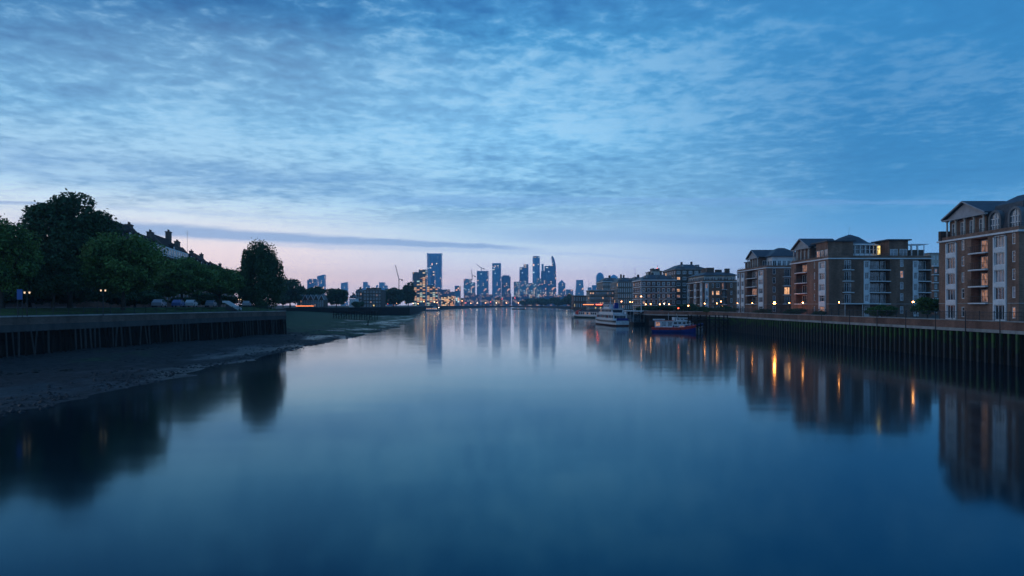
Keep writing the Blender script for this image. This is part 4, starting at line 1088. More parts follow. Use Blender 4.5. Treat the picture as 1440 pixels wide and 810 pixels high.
plain_block('house', 'low brown house beside the white windowed block', 'house', wx(500, 590), wx(509, 590), 590, 602, 6.3, wz(411, 590), 4, 3, 3, 'brick_dark', trim=2, plit=.1, ww=.5, roof='hip')

# ------------------------------------------------------------------ skyline
def tower(label, px0, px1, ytop, Y, mt, D=None, shape='box', crown=None, mast=None, cat='tower', name='tower', g=5.6, parts=True):
    x0, x1 = wx(px0, Y), wx(px1, Y); W = x1-x0; H = wz(ytop, Y)-g; D = D or W*.9
    root = thing(name, label, cat, (x0+W/2, Y, g)); hw = W/2
    mb = MB(); rect = [(-hw, 0), (hw, 0), (hw, D), (-hw, D)]
    def rr(k, dx=1.0):
        c = W*k; return [(-hw+c, 0), (hw-c, 0), (hw-c*.3, c*.3), (hw, c), (hw, D-c), (hw-c, D), (-hw+c, D), (-hw, D-c), (-hw, c), (-hw+c*.3, c*.3)]
    hc = H*(.96 if crown else 1.0); top = (-hw, hw, hc)
    if shape == 'box': mb.prism(rect, 0, hc)
    elif shape == 'round': mb.prism(rr(.22), 0, hc)
    elif shape == 'oval': mb.prism([(hw*math.cos(2*PI*i/20), D/2+D/2*math.sin(2*PI*i/20)) for i in range(20)], 0, hc)
    elif shape == 'step': mb.prism([(-hw, 0), (hw*.35, 0), (hw*.35, D), (-hw, D)], 0, hc); mb.prism([(hw*.35, .5), (hw, .5), (hw, D), (hw*.35, D)], 0, hc*.87)
    elif shape == 'stepr': mb.prism([(-hw*.1, 0), (hw, 0), (hw, D), (-hw*.1, D)], 0, hc); mb.prism([(-hw, .5), (-hw*.1, .5), (-hw*.1, D), (-hw, D)], 0, hc*.93)
    elif shape == 'slant': mb.loft([[(-hw, 0, 0), (hw, 0, 0), (hw, 0, hc), (-hw, 0, hc*.95)], [(-hw, D, 0), (hw, D, 0), (hw, D, hc), (-hw, D, hc*.95)]])
    elif shape == 'taper': mb.prism(rect, 0, hc, [(q[0]*.72, q[1]*.8+D*.1) for q in rect])
    elif shape == 'sail':
        pr = [(-hw, 0), (hw, 0), (hw, H*.62), (hw*.96, H*.74), (hw*.86, H*.85), (hw*.66, H*.94), (hw*.35, H), (hw*.18, H*.985), (hw*.3, H*.9), (hw*.34, H*.8), (-hw, H*.8)]
        mb.loft([[(x, 0, z) for x, z in pr], [(x, D, z) for x, z in pr]])
    elif shape == 'pyramid': mb.prism(rect, 0, hc*.86); mb.prism(rect, hc*.86, H, [(0-.3, D/2-.3), (.3, D/2-.3), (.3, D/2+.3), (-.3, D/2+.3)])
    elif shape == 'dome':
        for k in range(6):
            a0, a1 = k/6, (k+1)/6; f = lambda a: math.sqrt(max(.02, 1-a*a)) if a > 0 else 1
            sc_ = lambda s_: [(q[0]*s_, D/2+(q[1]-D/2)*s_) for q in rect]
            mb.prism(sc_(f(a0)), H*(.84+.16*a0), H*(.84+.16*a1), sc_(f(a1)))
        mb.prism(rect, 0, H*.84)
    fac = mb.build('facade', mt, root)
    if parts:
        mb = MB()
        if crown == 'plant': mb.box(-hw*.75, hw*.75, D*.1, D*.8, hc+.01, H)
        elif crown == 'rim':
            for a in (-hw, hw*.94): mb.box(a, a+hw*.06, -.1, D, hc, H)
            mb.box(-hw, hw, D*.3, D*.34, hc, H*.995); mb.box(-hw*.5, hw*.5, D*.35, D*.8, hc, hc+(H-hc)*.6)
        elif crown == 'drum': mb.prism([(hw*.92*math.cos(2*PI*i/16), D/2+D*.46*math.sin(2*PI*i/16)) for i in range(16)], hc+.01, H)
        if mb.v: mb.build('rooftop_plant', 'tw_pale' if crown == 'rim' else 'tw_dark', root)
        if shape in ('box', 'step', 'stepr', 'round') and W > 14:
            mb = MB()
            for a in (-hw, hw-W*.035): mb.box(a, a+W*.035, -.9, -.05, 0, hc*(.87 if shape == 'step' and a > 0 else .93 if shape == 'stepr' and a < 0 else 1))
            mb.build('corner_fin', 'fin', root)
    if mast:
        mb = MB(); mb.tube((0, D/2, hc), (hw*mast[1], D/2, hc+mast[0]), .5, .25, 5); mb.build('mast', 'steel', root)
    return root
tw = [
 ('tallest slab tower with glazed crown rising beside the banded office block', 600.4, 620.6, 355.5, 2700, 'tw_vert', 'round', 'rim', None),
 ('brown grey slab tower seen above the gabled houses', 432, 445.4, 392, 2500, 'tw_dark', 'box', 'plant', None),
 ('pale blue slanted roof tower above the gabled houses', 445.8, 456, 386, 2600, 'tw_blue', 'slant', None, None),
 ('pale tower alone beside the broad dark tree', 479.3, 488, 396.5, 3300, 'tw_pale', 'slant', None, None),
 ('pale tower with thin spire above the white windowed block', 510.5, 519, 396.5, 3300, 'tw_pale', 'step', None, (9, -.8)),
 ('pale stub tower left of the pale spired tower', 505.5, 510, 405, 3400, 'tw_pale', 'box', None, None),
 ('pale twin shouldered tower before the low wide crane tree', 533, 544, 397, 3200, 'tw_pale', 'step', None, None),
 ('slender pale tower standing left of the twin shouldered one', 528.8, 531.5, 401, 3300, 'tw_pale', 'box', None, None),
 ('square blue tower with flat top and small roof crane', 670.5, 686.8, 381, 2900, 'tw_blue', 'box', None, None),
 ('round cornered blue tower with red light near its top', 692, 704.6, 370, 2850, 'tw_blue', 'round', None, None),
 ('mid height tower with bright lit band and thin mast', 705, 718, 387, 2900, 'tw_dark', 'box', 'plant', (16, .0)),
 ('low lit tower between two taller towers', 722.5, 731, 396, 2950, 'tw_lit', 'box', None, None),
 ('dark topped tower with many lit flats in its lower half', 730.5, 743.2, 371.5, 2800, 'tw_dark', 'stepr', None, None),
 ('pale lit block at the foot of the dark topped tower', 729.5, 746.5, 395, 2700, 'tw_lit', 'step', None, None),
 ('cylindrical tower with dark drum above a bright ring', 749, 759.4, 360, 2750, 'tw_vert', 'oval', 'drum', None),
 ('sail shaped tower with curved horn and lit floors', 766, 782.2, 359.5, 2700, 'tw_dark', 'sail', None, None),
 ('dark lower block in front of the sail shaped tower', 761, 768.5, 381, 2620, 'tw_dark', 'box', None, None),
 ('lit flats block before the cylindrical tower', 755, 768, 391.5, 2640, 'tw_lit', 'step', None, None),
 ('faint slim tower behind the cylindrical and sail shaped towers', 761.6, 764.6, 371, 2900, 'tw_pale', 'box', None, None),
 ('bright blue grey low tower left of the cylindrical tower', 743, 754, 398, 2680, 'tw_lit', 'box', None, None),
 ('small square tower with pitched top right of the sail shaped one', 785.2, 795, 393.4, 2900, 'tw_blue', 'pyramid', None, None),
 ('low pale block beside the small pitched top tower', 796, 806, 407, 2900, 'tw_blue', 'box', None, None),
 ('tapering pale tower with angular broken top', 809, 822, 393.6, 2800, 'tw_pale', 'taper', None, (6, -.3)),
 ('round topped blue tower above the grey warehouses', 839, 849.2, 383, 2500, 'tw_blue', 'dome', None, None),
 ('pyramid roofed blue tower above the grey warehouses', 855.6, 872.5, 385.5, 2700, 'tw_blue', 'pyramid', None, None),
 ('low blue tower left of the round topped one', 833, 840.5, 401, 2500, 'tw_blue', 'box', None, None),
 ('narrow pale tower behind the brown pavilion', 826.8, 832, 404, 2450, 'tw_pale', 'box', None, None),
]
TW = {}
for lab, a, b_, yt, Y, mt, shp, cr, ms in tw: TW[lab] = tower(lab, a, b_, yt, Y, mt, None, shp, cr, ms)
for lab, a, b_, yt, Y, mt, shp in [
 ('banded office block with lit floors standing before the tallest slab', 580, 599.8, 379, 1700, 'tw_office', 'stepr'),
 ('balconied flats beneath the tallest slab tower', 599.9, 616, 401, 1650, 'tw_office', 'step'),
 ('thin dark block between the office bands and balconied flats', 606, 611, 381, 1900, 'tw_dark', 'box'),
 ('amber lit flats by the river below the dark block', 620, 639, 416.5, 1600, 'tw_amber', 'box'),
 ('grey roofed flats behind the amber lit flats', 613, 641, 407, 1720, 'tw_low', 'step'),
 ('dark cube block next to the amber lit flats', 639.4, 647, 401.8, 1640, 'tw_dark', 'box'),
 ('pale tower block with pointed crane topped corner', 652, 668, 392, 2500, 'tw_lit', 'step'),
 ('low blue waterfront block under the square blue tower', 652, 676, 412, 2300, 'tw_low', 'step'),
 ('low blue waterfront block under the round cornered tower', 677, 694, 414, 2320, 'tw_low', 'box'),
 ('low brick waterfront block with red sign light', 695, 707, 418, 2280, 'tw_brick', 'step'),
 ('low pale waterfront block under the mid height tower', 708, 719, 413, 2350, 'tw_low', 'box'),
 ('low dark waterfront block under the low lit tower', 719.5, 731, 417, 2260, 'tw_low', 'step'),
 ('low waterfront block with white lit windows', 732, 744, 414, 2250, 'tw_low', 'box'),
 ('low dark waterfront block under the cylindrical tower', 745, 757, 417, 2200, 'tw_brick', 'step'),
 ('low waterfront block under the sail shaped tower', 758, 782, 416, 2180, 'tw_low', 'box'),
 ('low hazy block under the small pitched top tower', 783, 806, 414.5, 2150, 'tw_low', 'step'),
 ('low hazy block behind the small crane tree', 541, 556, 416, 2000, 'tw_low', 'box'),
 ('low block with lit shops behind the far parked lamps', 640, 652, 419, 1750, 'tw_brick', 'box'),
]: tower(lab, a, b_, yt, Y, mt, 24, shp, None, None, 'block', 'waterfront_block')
def crane(label, px, ytop, Y, base, jib, ang, s=1.0):
    g = wz(base, Y); h = wz(ytop, Y)-g
    r = thing('tower_crane', label, 'crane', (wx(px, Y), Y, g)); hm_ = h*.62
    def lattice(p, q, wdt, n):
        mb = MB(); p = Vector(p); q = Vector(q); dd = (q-p).normalized(); a = dd.orthogonal().normalized()*wdt; b2 = dd.cross(a)
        cs = [a+b2, a-b2, -a-b2, -a+b2]
        for c in cs: mb.tube(p+c, q+c, .16*s, n=4)
        for k in range(n):
            u0, u1 = p+(q-p)*(k/n), p+(q-p)*((k+1)/n)
            for i in range(4): mb.tube(u0+cs[i], u1+cs[(i+1) % 4], .1*s, n=3)
        return mb
    lattice((0, 0, 0), (0, 0, hm_), .8*s, max(4, int(h/4))).build('mast', 'iron', r)
    dx, dz = math.cos(R(ang)), math.sin(R(ang))
    lattice((0, 0, hm_), (dx*jib, 0, hm_+dz*jib), .6*s, 8).build('jib', 'iron', r)
    mb = MB(); mb.box(*( sorted((-dx/abs(dx)*7*s, 0)) ), -1*s, 1*s, hm_-.6*s, hm_+.4*s); mb.box(*(sorted((-dx/abs(dx)*8*s, -dx/abs(dx)*5*s))), -1.1*s, 1.1*s, hm_-3*s, hm_-.61*s); mb.build('counterweight', 'darkconc', r)
    mb = MB(); mb.box(-1*s, 1*s, -1.4*s, 1*s, hm_+.5*s, hm_+3*s); mb.build('cab', 'white', r)
crane('slim tower crane with raised jib above the low wide tree', 561, 381, 1100, 412, 24, 104, .8)
crane('small crane on the roof of the square blue tower', 677, 375, 2880, 381, 26, 140, 1.6)
crane('small crane leaning over the pointed pale tower block', 664, 384, 2500, 394, 22, 100, 1.6)
r = thing('signal_mast', 'white mast with cross yards and a lamp before the red brick flats', 'mast', (wx(901.7, 262), 262, 5.1))
mb = MB(); mb.tube((0, 0, 0), (0, 0, 12.2), .16, .07, 6); mb.build('pole', 'white', r)
mb = MB(); mb.tube((-1.5, 0, 8.2), (1.5, 0, 8.2), .05, n=5); mb.tube((-1, 0, 10.8), (1, 0, 10.8), .04, n=5); mb.build('yard', 'white', r)
mb = MB(); mb.ball((0, 0, 6.2), .2, 8, 6); mb.build('lamp', 'lamp_far', r)
for px, Y, yt, lab in [(893, 355, 374, 'tall thin aerial above the recessed blue grey block'), (828, 470, 393, 'thin mast left of the low grey riverside building'), (924.5, 421, 371, 'thin aerial with red light over the stepped block'), (883, 380, 388, 'short aerial on the ribbed warehouse roof')]:
    g = {893: wz(396, 372), 828: 5.1, 924.5: wz(382, 420), 883: wz(397, 366)}[px]
    r = thing('aerial_mast', lab, 'aerial', (wx(px, Y+8), Y+8, g)); h = wz(yt, Y)-g
    mb = MB(); mb.tube((0, 0, -.3), (0, 0, h), .12, .05, 5); mb.build('pole', 'iron', r)
    mb = MB(); mb.tube((-.7, 0, h*.8), (.7, 0, h*.8), .05, n=4); mb.build('antenna', 'iron', r)
    if px == 924.5: mb = MB(); mb.ball((0, 0, h*.45), .5, 6, 4); mb.build('lamp', 'lamp_red', r)

# ------------------------------------------------------------------ lamps
def street_lamp(x, y, g, label, h=3.4, mt='lamp_sodium', rad=.2):
    r = thing('street_lamp', label, 'street lamp', (x, y, g), group='street lamps on the promenade')
    mb = MB(); mb.tube((0, 0, 0), (0, 0, .6), .1, .08, 8); mb.tube((0, 0, .6), (0, 0, h-.3), .05, .04, 8); mb.box(-.3, .3, -.025, .025, h-.75, h-.7); mb.build('post', 'iron', r)
    mb = MB(); mb.ball((0, 0, h), rad, 10, 8); mb.build('globe', mt, r)
    mb = MB(); mb.tube((0, 0, h-.3), (0, 0, h-rad*.8), .05, .13, 8); mb.tube((0, 0, h+rad*.9), (0, 0, h+rad+.16), .16, .02, 8); mb.build('lamp_cap', 'iron', r)
for px, Y, lab, rad, mt in [(1284, 121, 'lit globe street lamp beside the round bright green bush', .13, 'lamp_warm'), (1180, 143, 'lit globe street lamp before the left end of the white canopy', .1, 'lamp_warm'),
        (1129, 164, 'lit globe street lamp in front of the bowed balconies of the domed block', .13, 'lamp_warm'), (1110, 172, 'lit globe street lamp between the domed block and its hipped neighbour', .1, 'lamp_warm'), (1089, 182, 'brightest orange street lamp on the promenade', .27, 'lamp_sodium'),
        (1058, 202, 'lit globe street lamp before the white bays of the hipped block', .1, 'lamp_warm'), (1037, 214, 'faint lit globe street lamp at the edge of the hipped block', .08, 'lamp_warm'), (1008, 226, 'lit globe street lamp before the lilac windowed block', .11, 'lamp_warm'), (991, 243, 'lit globe street lamp where the river wall turns', .14, 'lamp_warm')]:
    street_lamp(wx(px, Y), Y, 5.15, lab, mt=mt, rad=rad)
def twin_lamp(px, py, Y, lab):
    r = thing('path_lamp', lab, 'path lamp', (wx(px, Y), Y, 6.9), group='path lamps under the trees'); h = wz(py, Y)-6.9
    mb = MB(); mb.tube((0, 0, -.3), (0, 0, h-.2), .06, .04, 8); mb.box(-.35, .35, -.02, .02, h-.25, h-.2); mb.build('post', 'iron', r)
    for s in (-.3, .3):
        mb = MB(); mb.tube((s, 0, h-.16), (s, 0, h+.06), .07, .1, 8); mb.build('lantern', 'lamp_white', r)
        mb = MB(); mb.tube((s, 0, h+.061), (s, 0, h+.22), .14, .03, 8); mb.build('lantern_cap', 'iron', r)
twin_lamp(145, 408, 92, 'small lit twin path lamp under the round light green tree'); twin_lamp(38, 411, 84, 'small lit twin path lamp beside the blue sign')
twin_lamp(337, 421, 178, 'small lit twin path lamp above the pale steps')
FG = 'distant lights along the far quays'
fl = [(545, 427, 720, 'r'), (551, 427, 760, 'r'), (558, 426.5, 780, 'o'), (563, 425.5, 800, 'o'), (570, 425, 1000, 'o'), (575, 426, 1050, 'o'), (581, 426.5, 1100, 'w'), (588, 427, 1200, 'o'), (596, 424, 1300, 'o'), (611, 425, 1300, 'o'), (615, 425.5, 1320, 'o'),
      (650, 423, 1600, 'o'), (655, 426, 1700, 'r'), (662, 426.6, 2200, 'o'), (671, 426, 2200, 'w'), (683, 426, 2200, 'o'), (690, 424.5, 2200, 'r'), (698, 426, 2200, 'w'), (706, 420.5, 2200, 'r'), (712, 426, 2150, 'o'), (724, 419, 2200, 'r'), (729, 426, 2150, 'o'),
      (738.5, 425.5, 2150, 'o'), (747, 426, 2150, 'w'), (766, 423, 1700, 'y'), (780.5, 422, 1500, 'o'), (768, 426.5, 1700, 'w'), (786, 427, 1500, 'o'), (797, 426.5, 1400, 'w'), (805, 425, 1200, 'o'), (812, 425, 900, 'o'), (835.5, 413, 390, 'y'), (874, 424, 360, 'o'), (886, 424.5, 350, 'o'), (889.5, 425, 350, 'o'),
      (908, 428, 292, 'o'), (915, 427.5, 292, 'o'), (928, 428, 292, 'o'), (934, 427, 292, 'y'), (941, 428, 292, 'o'), (968, 430, 262, 'o'), (1014, 424, 270, 'o'), (1016, 431, 268, 'o'), (954, 433.5, 262, 'r')]
posw = {'o': 'amber', 'r': 'red', 'w': 'white', 'y': 'yellow'}
spots_ = {}
near = [(545, 'left of the low crane tree'), (575, 'before the banded office block'), (612, 'below the balconied flats'), (655, 'below the pale pointed block'), (690, 'below the square blue tower'), (725, 'below the low lit tower'), (747, 'below the cylindrical tower'), (768, 'below the sail shaped tower'), (785, 'below the pitched top tower'), (805, 'beside the brown pavilion'), (836, 'at the low grey riverside building'), (880, 'at the ribbed warehouse foot'), (925, 'at the foot of the red brick flats'), (968, 'behind the landing stage'), (1015, 'before the lilac windowed block')]
for px, py, Y, k in fl:
    w_ = min(near, key=lambda q: abs(q[0]-px))[1]
    lab = f'tiny {posw[k]} quay light {w_}'
    n_ = spots_.get(lab, 0); spots_[lab] = n_+1
    if n_: lab = f'{["second","third","fourth","fifth"][n_-1]} {posw[k]} quay light {w_}'
    z = wz(py, Y); g = 5.1 if px > 640 else 6.3
    if Y > 2100: g = 5.6
    r = thing('quay_light', lab, 'light', (wx(px, Y), Y, min(g, z-1)), group=FG); h = z-min(g, z-1); s = max(.22, Y*.00042)
    mb = MB(); mb.tube((0, 0, 0), (0, 0, h-s*.5), s*.25, n=5); mb.build('post', 'iron', r)
    mb = MB(); mb.ball((0, 0, h), s, 8, 6); mb.build('lamp', {'o': 'lamp_far', 'r': 'lamp_red', 'w': 'lamp_far_white', 'y': 'lamp_far_white'}[k], r)
def strip_light(lab, x0, x1, Y, z, mt):
    r = thing('strip_light', lab, 'strip light', ((x0+x1)/2, Y, z)); h = (x1-x0)/2
    mb = MB(); mb.tube((-h, 0, 0), (h, 0, 0), .14, n=6); mb.build('tube', mt, r)
    mb = MB(); mb.box(-h, h, .15, .3, -.25, .25)
    for k in range(6): mb.box(-h+2*h*k/5-.05, -h+2*h*k/5+.05, .16, .28, -1.2, -.25)
    mb.build('bracket', 'iron', r)
strip_light('long orange strip light on the quay below the gabled houses', wx(416, 442), wx(441, 442), 442, 7.4, 'lamp_strip')
strip_light('red strip light above the tarpaulined barge', wx(820, 372), wx(835, 372), 372, wz(428.3, 372), 'lamp_strip')
strip_light('bright red strip light just left of the white passenger boat', wx(838, 340), wx(846.5, 340), 340, wz(428.3, 340), 'lamp_red')

# ------------------------------------------------------------------ boats
def hull(L, B, H, dr=.5, bow=.35, sheer=.5, n=16):
    """ring sections along x; bow at +x"""
    rings = []
    for i in range(n+1):
        k = i/n; x = -L/2+L*k
        f = 1.0 if k < 1-bow else math.sqrt(max(0, 1-((k-(1-bow))/bow)**2.2))
        if k < .08: f = .82+.18*k/.08
        f = max(f, .03); zt = H+sheer*max(0, (k-.55)/.45)**2; b2 = B/2*f
        rings.append([(x-(0 if k < .9 else .0), -b2, zt), (x, -b2*.93, .35), (x*.985, -b2*.7, -dr), (x*.985, b2*.7, -dr), (x, b2*.93, .35), (x, b2, zt)])
    return rings
def boat(name, label, x, y, rot, L, B, H, hm, band=None, sheer=.5, bow=.35):
    r = thing(name, label, 'boat', (x, y, 0), rot); rg = hull(L, B, H, sheer=sheer, bow=bow)
    mb = MB(); mb.loft(rg); mb.build('hull', hm, r, smooth=False)
    mb = MB()
    for a, c in zip(rg, rg[1:]):
        if band:
            for s, e in ((0, -1), (5, 1)):
                q0, q1, q2, q3 = Vector(a[s]), Vector(c[s]), Vector(c[s])+Vector((0, 0, -.5)), Vector(a[s])+Vector((0, 0, -.5)); o_ = Vector((0, e*.05, 0))
                mb.face([q3+o_, q2+o_, q1+o_, q0+o_] if e > 0 else [q0+o_, q1+o_, q2+o_, q3+o_])
        for s in (0, 5): mb.tube(Vector(a[s])+Vector((0, 0, .05)), Vector(c[s])+Vector((0, 0, .05)), .09 if band is None else .2, n=6)
    mb.build('gunwale', band or 'boat_white', r)
    mb = MB(); mb.loft([[(q[0], q[1], z) for q, z in ((rg[0][0], .38), (rg[0][1], .1), (rg[0][4], .1), (rg[0][5], .38))]]*2) if False else None
    return r
def cabin(r, x0, x1, hb, z0, z1, mt, nwin, wm='glass', rake=0.0, name='cabin', roof='boat_white', wlo=.42, whi=.86, ov=.2):
    mb = MB(); mb.loft([[(x0, -hb, z0), (x1+rake, -hb, z0), (x1, -hb, z1), (x0, -hb, z1)], [(x0, hb, z0), (x1+rake, hb, z0), (x1, hb, z1), (x0, hb, z1)]]); c = mb.build(name, mt, r)
    for s in (-1, 1):
        for i in range(nwin):
            w = (x1-x0)/nwin; a = x0+w*(i+.16); b_ = x0+w*(i+.84); mb = MB()
            ya, yb = sorted((s*(hb+.004), s*(hb+.035))); mb.box(a, b_, ya, yb, z0+(z1-z0)*wlo, z0+(z1-z0)*whi); mb.build('window', wm if rnd.random() < .9 else 'lit_soft', c)
    mb = MB(); mb.box(x1+.01, x1+.05, -hb*.8, hb*.8, z0+(z1-z0)*wlo+.05, z0+(z1-z0)*whi) if rake == 0 else None
    if mb.v: mb.build('windscreen', wm, c)
    mb = MB(); mb.box(x0-ov, x1+ov, -hb-ov*.7, hb+ov*.7, z1+.003, z1+.12); mb.build('cabin_roof', roof, r)
    return c
def fenders(r, L, B, z, xs):
    for x in xs:
        for s in (-1,):
            mb = MB(); mb.tube((x, s*B*.5, z), (x, s*B*.5, z-.55), .13, .13, 8); mb.build('fender', 'rubber', r)
# blue and red river boat, bow pointing right
r = boat('river_boat', 'blue hulled boat with red stripe and white wheelhouse', 47.6, 201, R(-14), 12.6, 3.4, 1.25, 'hull_blue', 'hull_red', .75, .4)
cabin(r, -5.4, -.2, 1.3, 1.25, 3.35, 'boat_white', 3, 'glass_pale', roof='hull_red', ov=.25, wlo=.3)
cabin(r, -5.9, -2.6, 1.0, 3.48, 3.75, 'boat_white', 0, name='roof_box', ov=.1)
cabin(r, .2, 3.0, 1.0, 1.25, 2.0, 'boat_white', 2, 'glass', rake=.4, name='fore_cabin')
mb = MB(); mb.tube((-1.5, 0, 3.6), (-1.5, 0, 5.8), .05, .03, 6); mb.tube((-1.9, 0, 5.1), (-1.1, 0, 5.1), .025, n=4); mb.build('mast', 'boat_white', r)
mb = MB(); mb.tube((3.6, 0, 1.6), (3.6, 0, 2.1), .1, n=8); mb.tube((3.4, 0, 2.0), (3.8, 0, 2.0), .07, n=6); mb.build('bollard', 'iron', r)
for s in (-1, 1):
    mb = MB()
    for k in range(5): mb.tube((2.6+k*.75, s*(1.3-.2*k), 1.4+.12*k), (2.6+k*.75, s*(1.3-.2*k), 2.2+.14*k), .025, n=4)
    mb.tube((2.6, s*1.3, 2.2), (5.6, s*.5, 2.76), .03, n=4); mb.build('handrail', 'frame', r)
fenders(r, 12.6, 3.4, 1.2, (-4, -1, 2))
# white motor cruiser behind it
r = boat('motor_cruiser', 'pale motor cruiser moored behind the blue hulled boat', 54.2, 214, R(-10), 11, 3.2, 1.5, 'boat_white', 'hull_blue', .6, .45)
cabin(r, -3.6, 1.6, 1.2, 1.5, 2.9, 'boat_white', 4, rake=.8); cabin(r, -2.6, .6, 1.0, 3.02, 3.9, 'boat_white', 3, rake=.5, name='flybridge')
mb = MB(); mb.tube((-2.2, 0, 4), (-2.6, 0, 5.4), .06, .03, 6); mb.build('mast', 'boat_white', r)
# white passenger boat, three decks
r = boat('passenger_boat', 'white three deck passenger boat with rust red waterline', 39.6, 276, R(97), 36, 6.4, 1.9, 'boat_white', 'hull_black', 1.0, .3)
rg = hull(36.1, 6.5, .55, sheer=.15, bow=.3); mb = MB(); mb.loft(rg); mb.build('boot_topping', 'hull_brown', r)
cabin(r, -14.5, 11, 2.7, 2.0, 4.4, 'boat_white', 12, 'glass', name='main_deck_cabin', ov=.3)
cabin(r, -11, 8, 2.4, 4.52, 6.5, 'boat_white', 9, 'glass', name='upper_deck_cabin', ov=.5)
cabin(r, -6, 3, 1.9, 6.63, 8.2, 'boat_white', 4, 'glass_pale', name='wheelhouse', ov=.3)
mb = MB(); mb.tube((-1, 0, 8.3), (-1, 0, 11.2), .09, .04, 6); mb.tube((-1, -.9, 10.2), (-1, .9, 10.2), .04, n=4); mb.ball((-1, 0, 9.2), .28, 8, 6); mb.build('mast', 'boat_white', r)
mb = MB(); mb.prism([(-9.5, -.9), (-7.5, -.9), (-7.5, .9), (-9.5, .9)], 6.62, 8.9, [(-9.9, -.7), (-8.2, -.7), (-8.2, .7), (-9.9, .7)]); mb.build('funnel', 'hull_blue', r)
mb = MB(); mb.box(-18.02, -17.9, -2.3, 2.3, 2.1, 3.0); mb.build('stern_bulwark', 'hull_blue', r)
for s in (-1, 1):
    mb = MB(); mb.box(-14.2, -11.3, s*2.6-.02, s*2.6+.02, 4.53, 5.4) ; mb.build('rail_panel', 'frame', r)
    for k in range(3): 
        mb = MB(); a = 2*PI
        for q in range(12): mb.tube((9.5+.38*math.cos(q*PI/6)-k*8, s*2.78, 3.4+.38*math.sin(q*PI/6)), (9.5+.38*math.cos((q+1)*PI/6)-k*8, s*2.78, 3.4+.38*math.sin((q+1)*PI/6)), .09, n=6)
        mb.build('lifebuoy', 'hull_red', r)
mb = MB(); mb.box(-14.56, -14.51, -2.2, 2.2, 2.9, 3.9); mb.build('stern_window', 'glass', r)
mb = MB(); mb.box(-11.06, -11.01, -1.9, 1.9, 5.1, 6.1); mb.build('stern_window', 'glass', r)
mb = MB()
for k in range(9): mb.tube((-17.7, -2.2+.55*k, 3.0), (-17.7, -2.2+.55*k, 3.9), .03, n=4)
mb.tube((-17.7, -2.2, 3.9), (-17.7, 2.2, 3.9), .035, n=4); mb.build('stern_rail', 'frame', r)
# landing pontoon with white canopy
r = thing('pontoon', 'dark landing pontoon with flat white canopy on posts beside the passenger boat', 'pontoon', (48.3, 284, 0), R(99))
mb = MB(); mb.box(-15, 15, -2.7, 2.7, -.5, 1.2); mb.build('deck', 'hull_black', r)
for k in range(7):
    for s in (-2.2, 2.2): mb = MB(); mb.tube((-13+k*4, s, 1.2), (-13+k*4, s, 5.4), .09, n=6); mb.build('post', 'frame', r)
mb = MB(); mb.box(-14, 12, -2.6, 2.6, 5.4, 5.75); mb.build('canopy', 'boat_white', r)
mb = MB(); mb.box(-10, 6, -1.6, 1.6, 1.21, 4.0); mb.build('ticket_kiosk', 'glass_pale', r)
for s in (-2.6, 2.6):
    mb = MB()
    for k in range(16): mb.tube((-14.5+k*1.9, s, 1.2), (-14.5+k*1.9, s, 2.3), .03, n=4)
    for z in (1.7, 2.3): mb.tube((-14.5, s, z), (14, s, z), .03, n=4)
    mb.build('handrail', 'frame', r)
# tarpaulined restaurant barge
r = boat('restaurant_barge', 'long dark green barge with white windows, navy tarpaulin and red canvas bow', 48.5, 424, R(118), 34, 6.4, 1.5, 'hull_green', 'boat_white', .5, .2)
cabin(r, -15, 9, 2.6, 1.5, 3.9, 'boat_white', 11, 'glass', name='saloon', roof='tarp', ov=.2, wlo=.3, whi=.82)
mb = MB(); rg = []
for k in range(9):
    x = -15+24*k/8; z = 4.05+rnd.uniform(-.1, .5)+1.5*math.sin(PI*k/8); rg.append([(x, -2.7, 4.03), (x, -1.4, z), (x, 0, z+.5), (x, 1.4, z), (x, 2.7, 4.03)])
mb.loft(rg); mb.build('tarpaulin', 'tarp', r)
mb = MB(); mb.loft([[(9.6, -2.3, 1.9), (9.6, -2.3, 4.2), (9.6, 0, 5.3), (9.6, 2.3, 4.2), (9.6, 2.3, 1.9)], [(14.5, -1.4, 2.2), (14.5, -1.4, 3.8), (14.5, 0, 4.6), (14.5, 1.4, 3.8), (14.5, 1.4, 2.2)]]); mb.build('bow_canopy', 'tarp_red', r)
for k in range(6): mb = MB(); mb.tube((-13+4.4*k, -2.95, 1.5), (-13+4.4*k, -2.95, 2.5), .04, n=5); mb.ball((-13+4.4*k, -2.95, 2.6), .16, 6, 4); mb.build('deck_lamp', 'frame', r)
# dark lighter moored against the wall by the mast
r = boat('lighter', 'black steel lighter moored under the white mast', 55.5, 247, R(-50), 12, 4.2, 2.0, 'hull_black', 'iron', .3, .18)
mb = MB(); mb.box(-5, 3.8, -1.6, 1.6, 2.01, 2.5); mb.build('hatch_cover', 'tarp', r)
mb = MB(); mb.box(3.4, 4.6, -.7, .7, 2.0, 3.7); mb.build('wheelhouse', 'white', r)
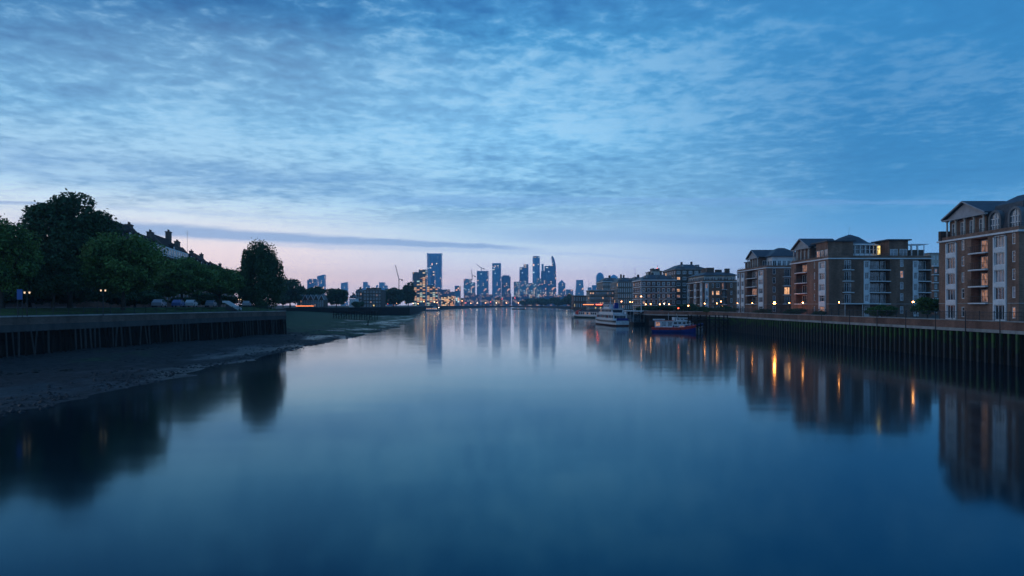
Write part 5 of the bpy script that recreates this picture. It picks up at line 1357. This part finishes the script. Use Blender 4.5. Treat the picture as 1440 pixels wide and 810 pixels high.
# small lit boat on the far left reach
r = boat('ferry', 'small distant ferry with white lit windows by the far dark bank', wx(608, 900), 900, R(4), 19, 5, 1.6, 'hull_black', 'boat_white', .4, .25)
cabin(r, -8, 6, 2.2, 1.6, 4.2, 'boat_white', 9, 'lit', name='saloon'); cabin(r, 1, 5, 1.6, 4.33, 6.2, 'boat_white', 3, 'glass', name='wheelhouse')
mb = MB(); mb.ball((8.4, 0, 4.6), .4, 8, 6); mb.build('deck_lamp', 'lamp_far_white', r); mb = MB(); mb.tube((8.4, 0, 1.6), (8.4, 0, 4.3), .08, n=5); mb.tube((0, 0, 4.3), (0, 0, 8.5), .07, n=5); mb.build('mast', 'frame', r)
r = thing('pontoon', 'long low floating pontoon in midstream before the distant towers', 'pontoon', (wx(729, 1250), 1250, 0)); mb = MB(); mb.box(-12, 12, -2.5, 2.5, -.5, 1.5); mb.build('deck', 'hull_black', r)
for s in (-10, -3, 4, 10): mb = MB(); mb.tube((s, 0, 1.5), (s, 0, 3.8), .2, n=6); mb.build('pile', 'iron', r)
# ------------------------------------------------------------------ piers
r = thing('landing_stage', 'dark timber landing stage beside the turn of the river wall', 'landing stage', (57.2, 209, 0))
mb = MB(); mb.box(-3.2, 8.6, -2, 2, 3.3, 3.65); mb.build('deck', 'timber', r)
for x in (-2.8, 0, 2.8, 5.6, 8.2):
    for y in (-1.8, 1.8): mb = MB(); mb.tube((x, y, -.8), (x, y, 5.0), .19, .16, 8); mb.build('pile', 'timber', r)
for y in (-1.8, 1.8):
    mb = MB()
    for z in (4.2, 4.85): mb.tube((-3, y, z), (8.4, y, z), .05, n=5)
    mb.build('handrail', 'timber_pale', r)
mb = MB()
for a, c in ((-2.8, 0), (0, 2.8), (2.8, 5.6), (5.6, 8.2)): mb.tube((a, -1.8, .6), (c, -1.8, 3.2), .08, n=5); mb.tube((c, -1.8, .6), (a, -1.8, 3.2), .08, n=5)
mb.build('brace', 'timber', r)
r = thing('jetty', 'low black timber jetty on the green mud of the cove', 'jetty', (wx(500, 340), 340, 0)); h = 30/F_PX*340
mb = MB(); mb.box(-h, h, -3, 3, 4.4, 4.9); mb.build('deck', 'timber', r)
for k in range(9):
    for y in (-2.7, 2.7): mb = MB(); x = -h+.4+(2*h-.8)*k/8; mb.tube((x, y, -.5), (x+rnd.gauss(0, .1), y, 5.0+rnd.uniform(0, .7)), .2, .17, 7); mb.build('pile', 'timber', r)
mb = MB()
for k in range(8): x = -h+.4+(2*h-.8)*k/8; x2 = -h+.4+(2*h-.8)*(k+1)/8; mb.tube((x, -2.8, 2), (x2, -2.8, 4.4), .11, n=5)
mb.box(-h, h, -3.05, -2.9, 3.3, 3.6); mb.build('brace', 'timber', r)
r = thing('mooring_post', 'single leaning post on the mud beyond the jetty', 'post', (wx(517, 250), 250, 1.2)); mb = MB(); mb.tube((0, 0, -1.5), (.2, .1, 1.2), .2, .17, 7); mb.build('shaft', 'timber', r); mb = MB(); mb.tube((.2, .1, 1.2), (.21, .1, 1.3), .19, .1, 7); mb.build('cap', 'iron', r)
# pale steps with sloping side walls at the end of the embankment
r = thing('stairway', 'pale steps with sloping side walls coming down the grass bank', 'steps', (wx(335, 151), 151, 6.5), R(90))
for k in range(9): mb = MB(); mb.box(-.7, .7, .27*k, .27*(k+1), 0, .17*(k+1)); mb.build('step', 'darkconc', r)
for s in (-.9, .9):
    mb = MB(); q = [(-.35, .35), (-.35, .8), (2.5, 2.45), (3.1, 2.45), (3.1, 2.0), (2.55, 2.0)]
    mb.loft([[(s-.14, a, z) for a, z in q], [(s+.14, a, z) for a, z in q]]); mb.build('side_wall', 'white', r)
    for a, z in ((-.2, .4), (2.8, 2.05)): mb = MB(); mb.tube((s, a, -.2), (s, a, z), .06, n=6); mb.build('post', 'iron', r)
r = thing('information_sign', 'tall blue information sign under the frame edge tree', 'sign', (wx(28, 80), 80, 6.9))
for s in (-.28, .28): mb = MB(); mb.tube((s, 0, -.3), (s, 0, 2.9), .035, n=6); mb.build('post', 'iron', r)
mb = MB(); mb.box(-.32, .32, -.06, -.037, 1.75, 2.95); mb.build('panel', 'blue_sign', r)
# parked cars seen below the crowns
def car(label, x, y, rot, paint):
    r = thing('parked_car', label, 'car', (x, y, 7.55), rot, 'cars parked under the street trees')
    prof = [(-2.1, .35), (2.1, .35), (2.15, .75), (1.9, .95), (.95, 1.02), (.35, 1.5), (-1.1, 1.52), (-1.75, 1.05), (-2.12, .95)]
    mb = MB(); mb.loft([[(a, -.86, z) for a, z in prof[:5]]+[(a, -.68 if z > 1.2 else -.82, z) for a, z in prof[5:]], [(a, .86, z) for a, z in prof[:5]]+[(a, .68 if z > 1.2 else .82, z) for a, z in prof[5:]]]); mb.build('body', paint, r)
    mb = MB()
    for s in (-1, 1):
        mb.loft([[(.72, s*.815, 1.06), (.3, s*.72, 1.42), (-.35, s*.72, 1.43), (-.35, s*.815, 1.06)], [(.72, s*.84, 1.06), (.3, s*.745, 1.42), (-.35, s*.745, 1.43), (-.35, s*.84, 1.06)]])
        mb.loft([[(-.45, s*.815, 1.06), (-.45, s*.72, 1.43), (-1.05, s*.72, 1.43), (-1.5, s*.815, 1.08)], [(-.45, s*.84, 1.06), (-.45, s*.745, 1.43), (-1.05, s*.745, 1.43), (-1.5, s*.84, 1.08)]])
    mb.build('window', 'glass_pale', r)
    for a in (-1.35, 1.35):
        for s in (-.8, .8): mb = MB(); mb.tube((a, s-.1, .33), (a, s+.1, .33), .33, n=14); w_ = mb.build('wheel', 'rubber', r); mb = MB(); mb.tube((a, s+(.11 if s > 0 else -.11), .33), (a, s+(.12 if s > 0 else -.12), .33), .2, n=10); mb.build('rim', 'steel', w_)
    for s in (-.6, .6): mb = MB(); mb.box(2.1, 2.17, s-.18, s+.18, .68, .84); mb.build('headlight', 'glass_pale', r)
for px, Y, lab, pt in [(224, 128, 'pale parked car below the dim low tree', 'car_paint_silver'), (251, 136, 'blue parked car below the terrace balconies', 'car_paint_blue'), (269, 140, 'white parked car left of the gap in the street trees', 'car_paint_white'), (297, 150, 'silver parked car near the pale steps', 'car_paint_silver'), (347, 176, 'white parked car at the foot of the upright tree', 'car_paint_white')]:
    car(lab, wx(px, Y), Y, R(104), pt)
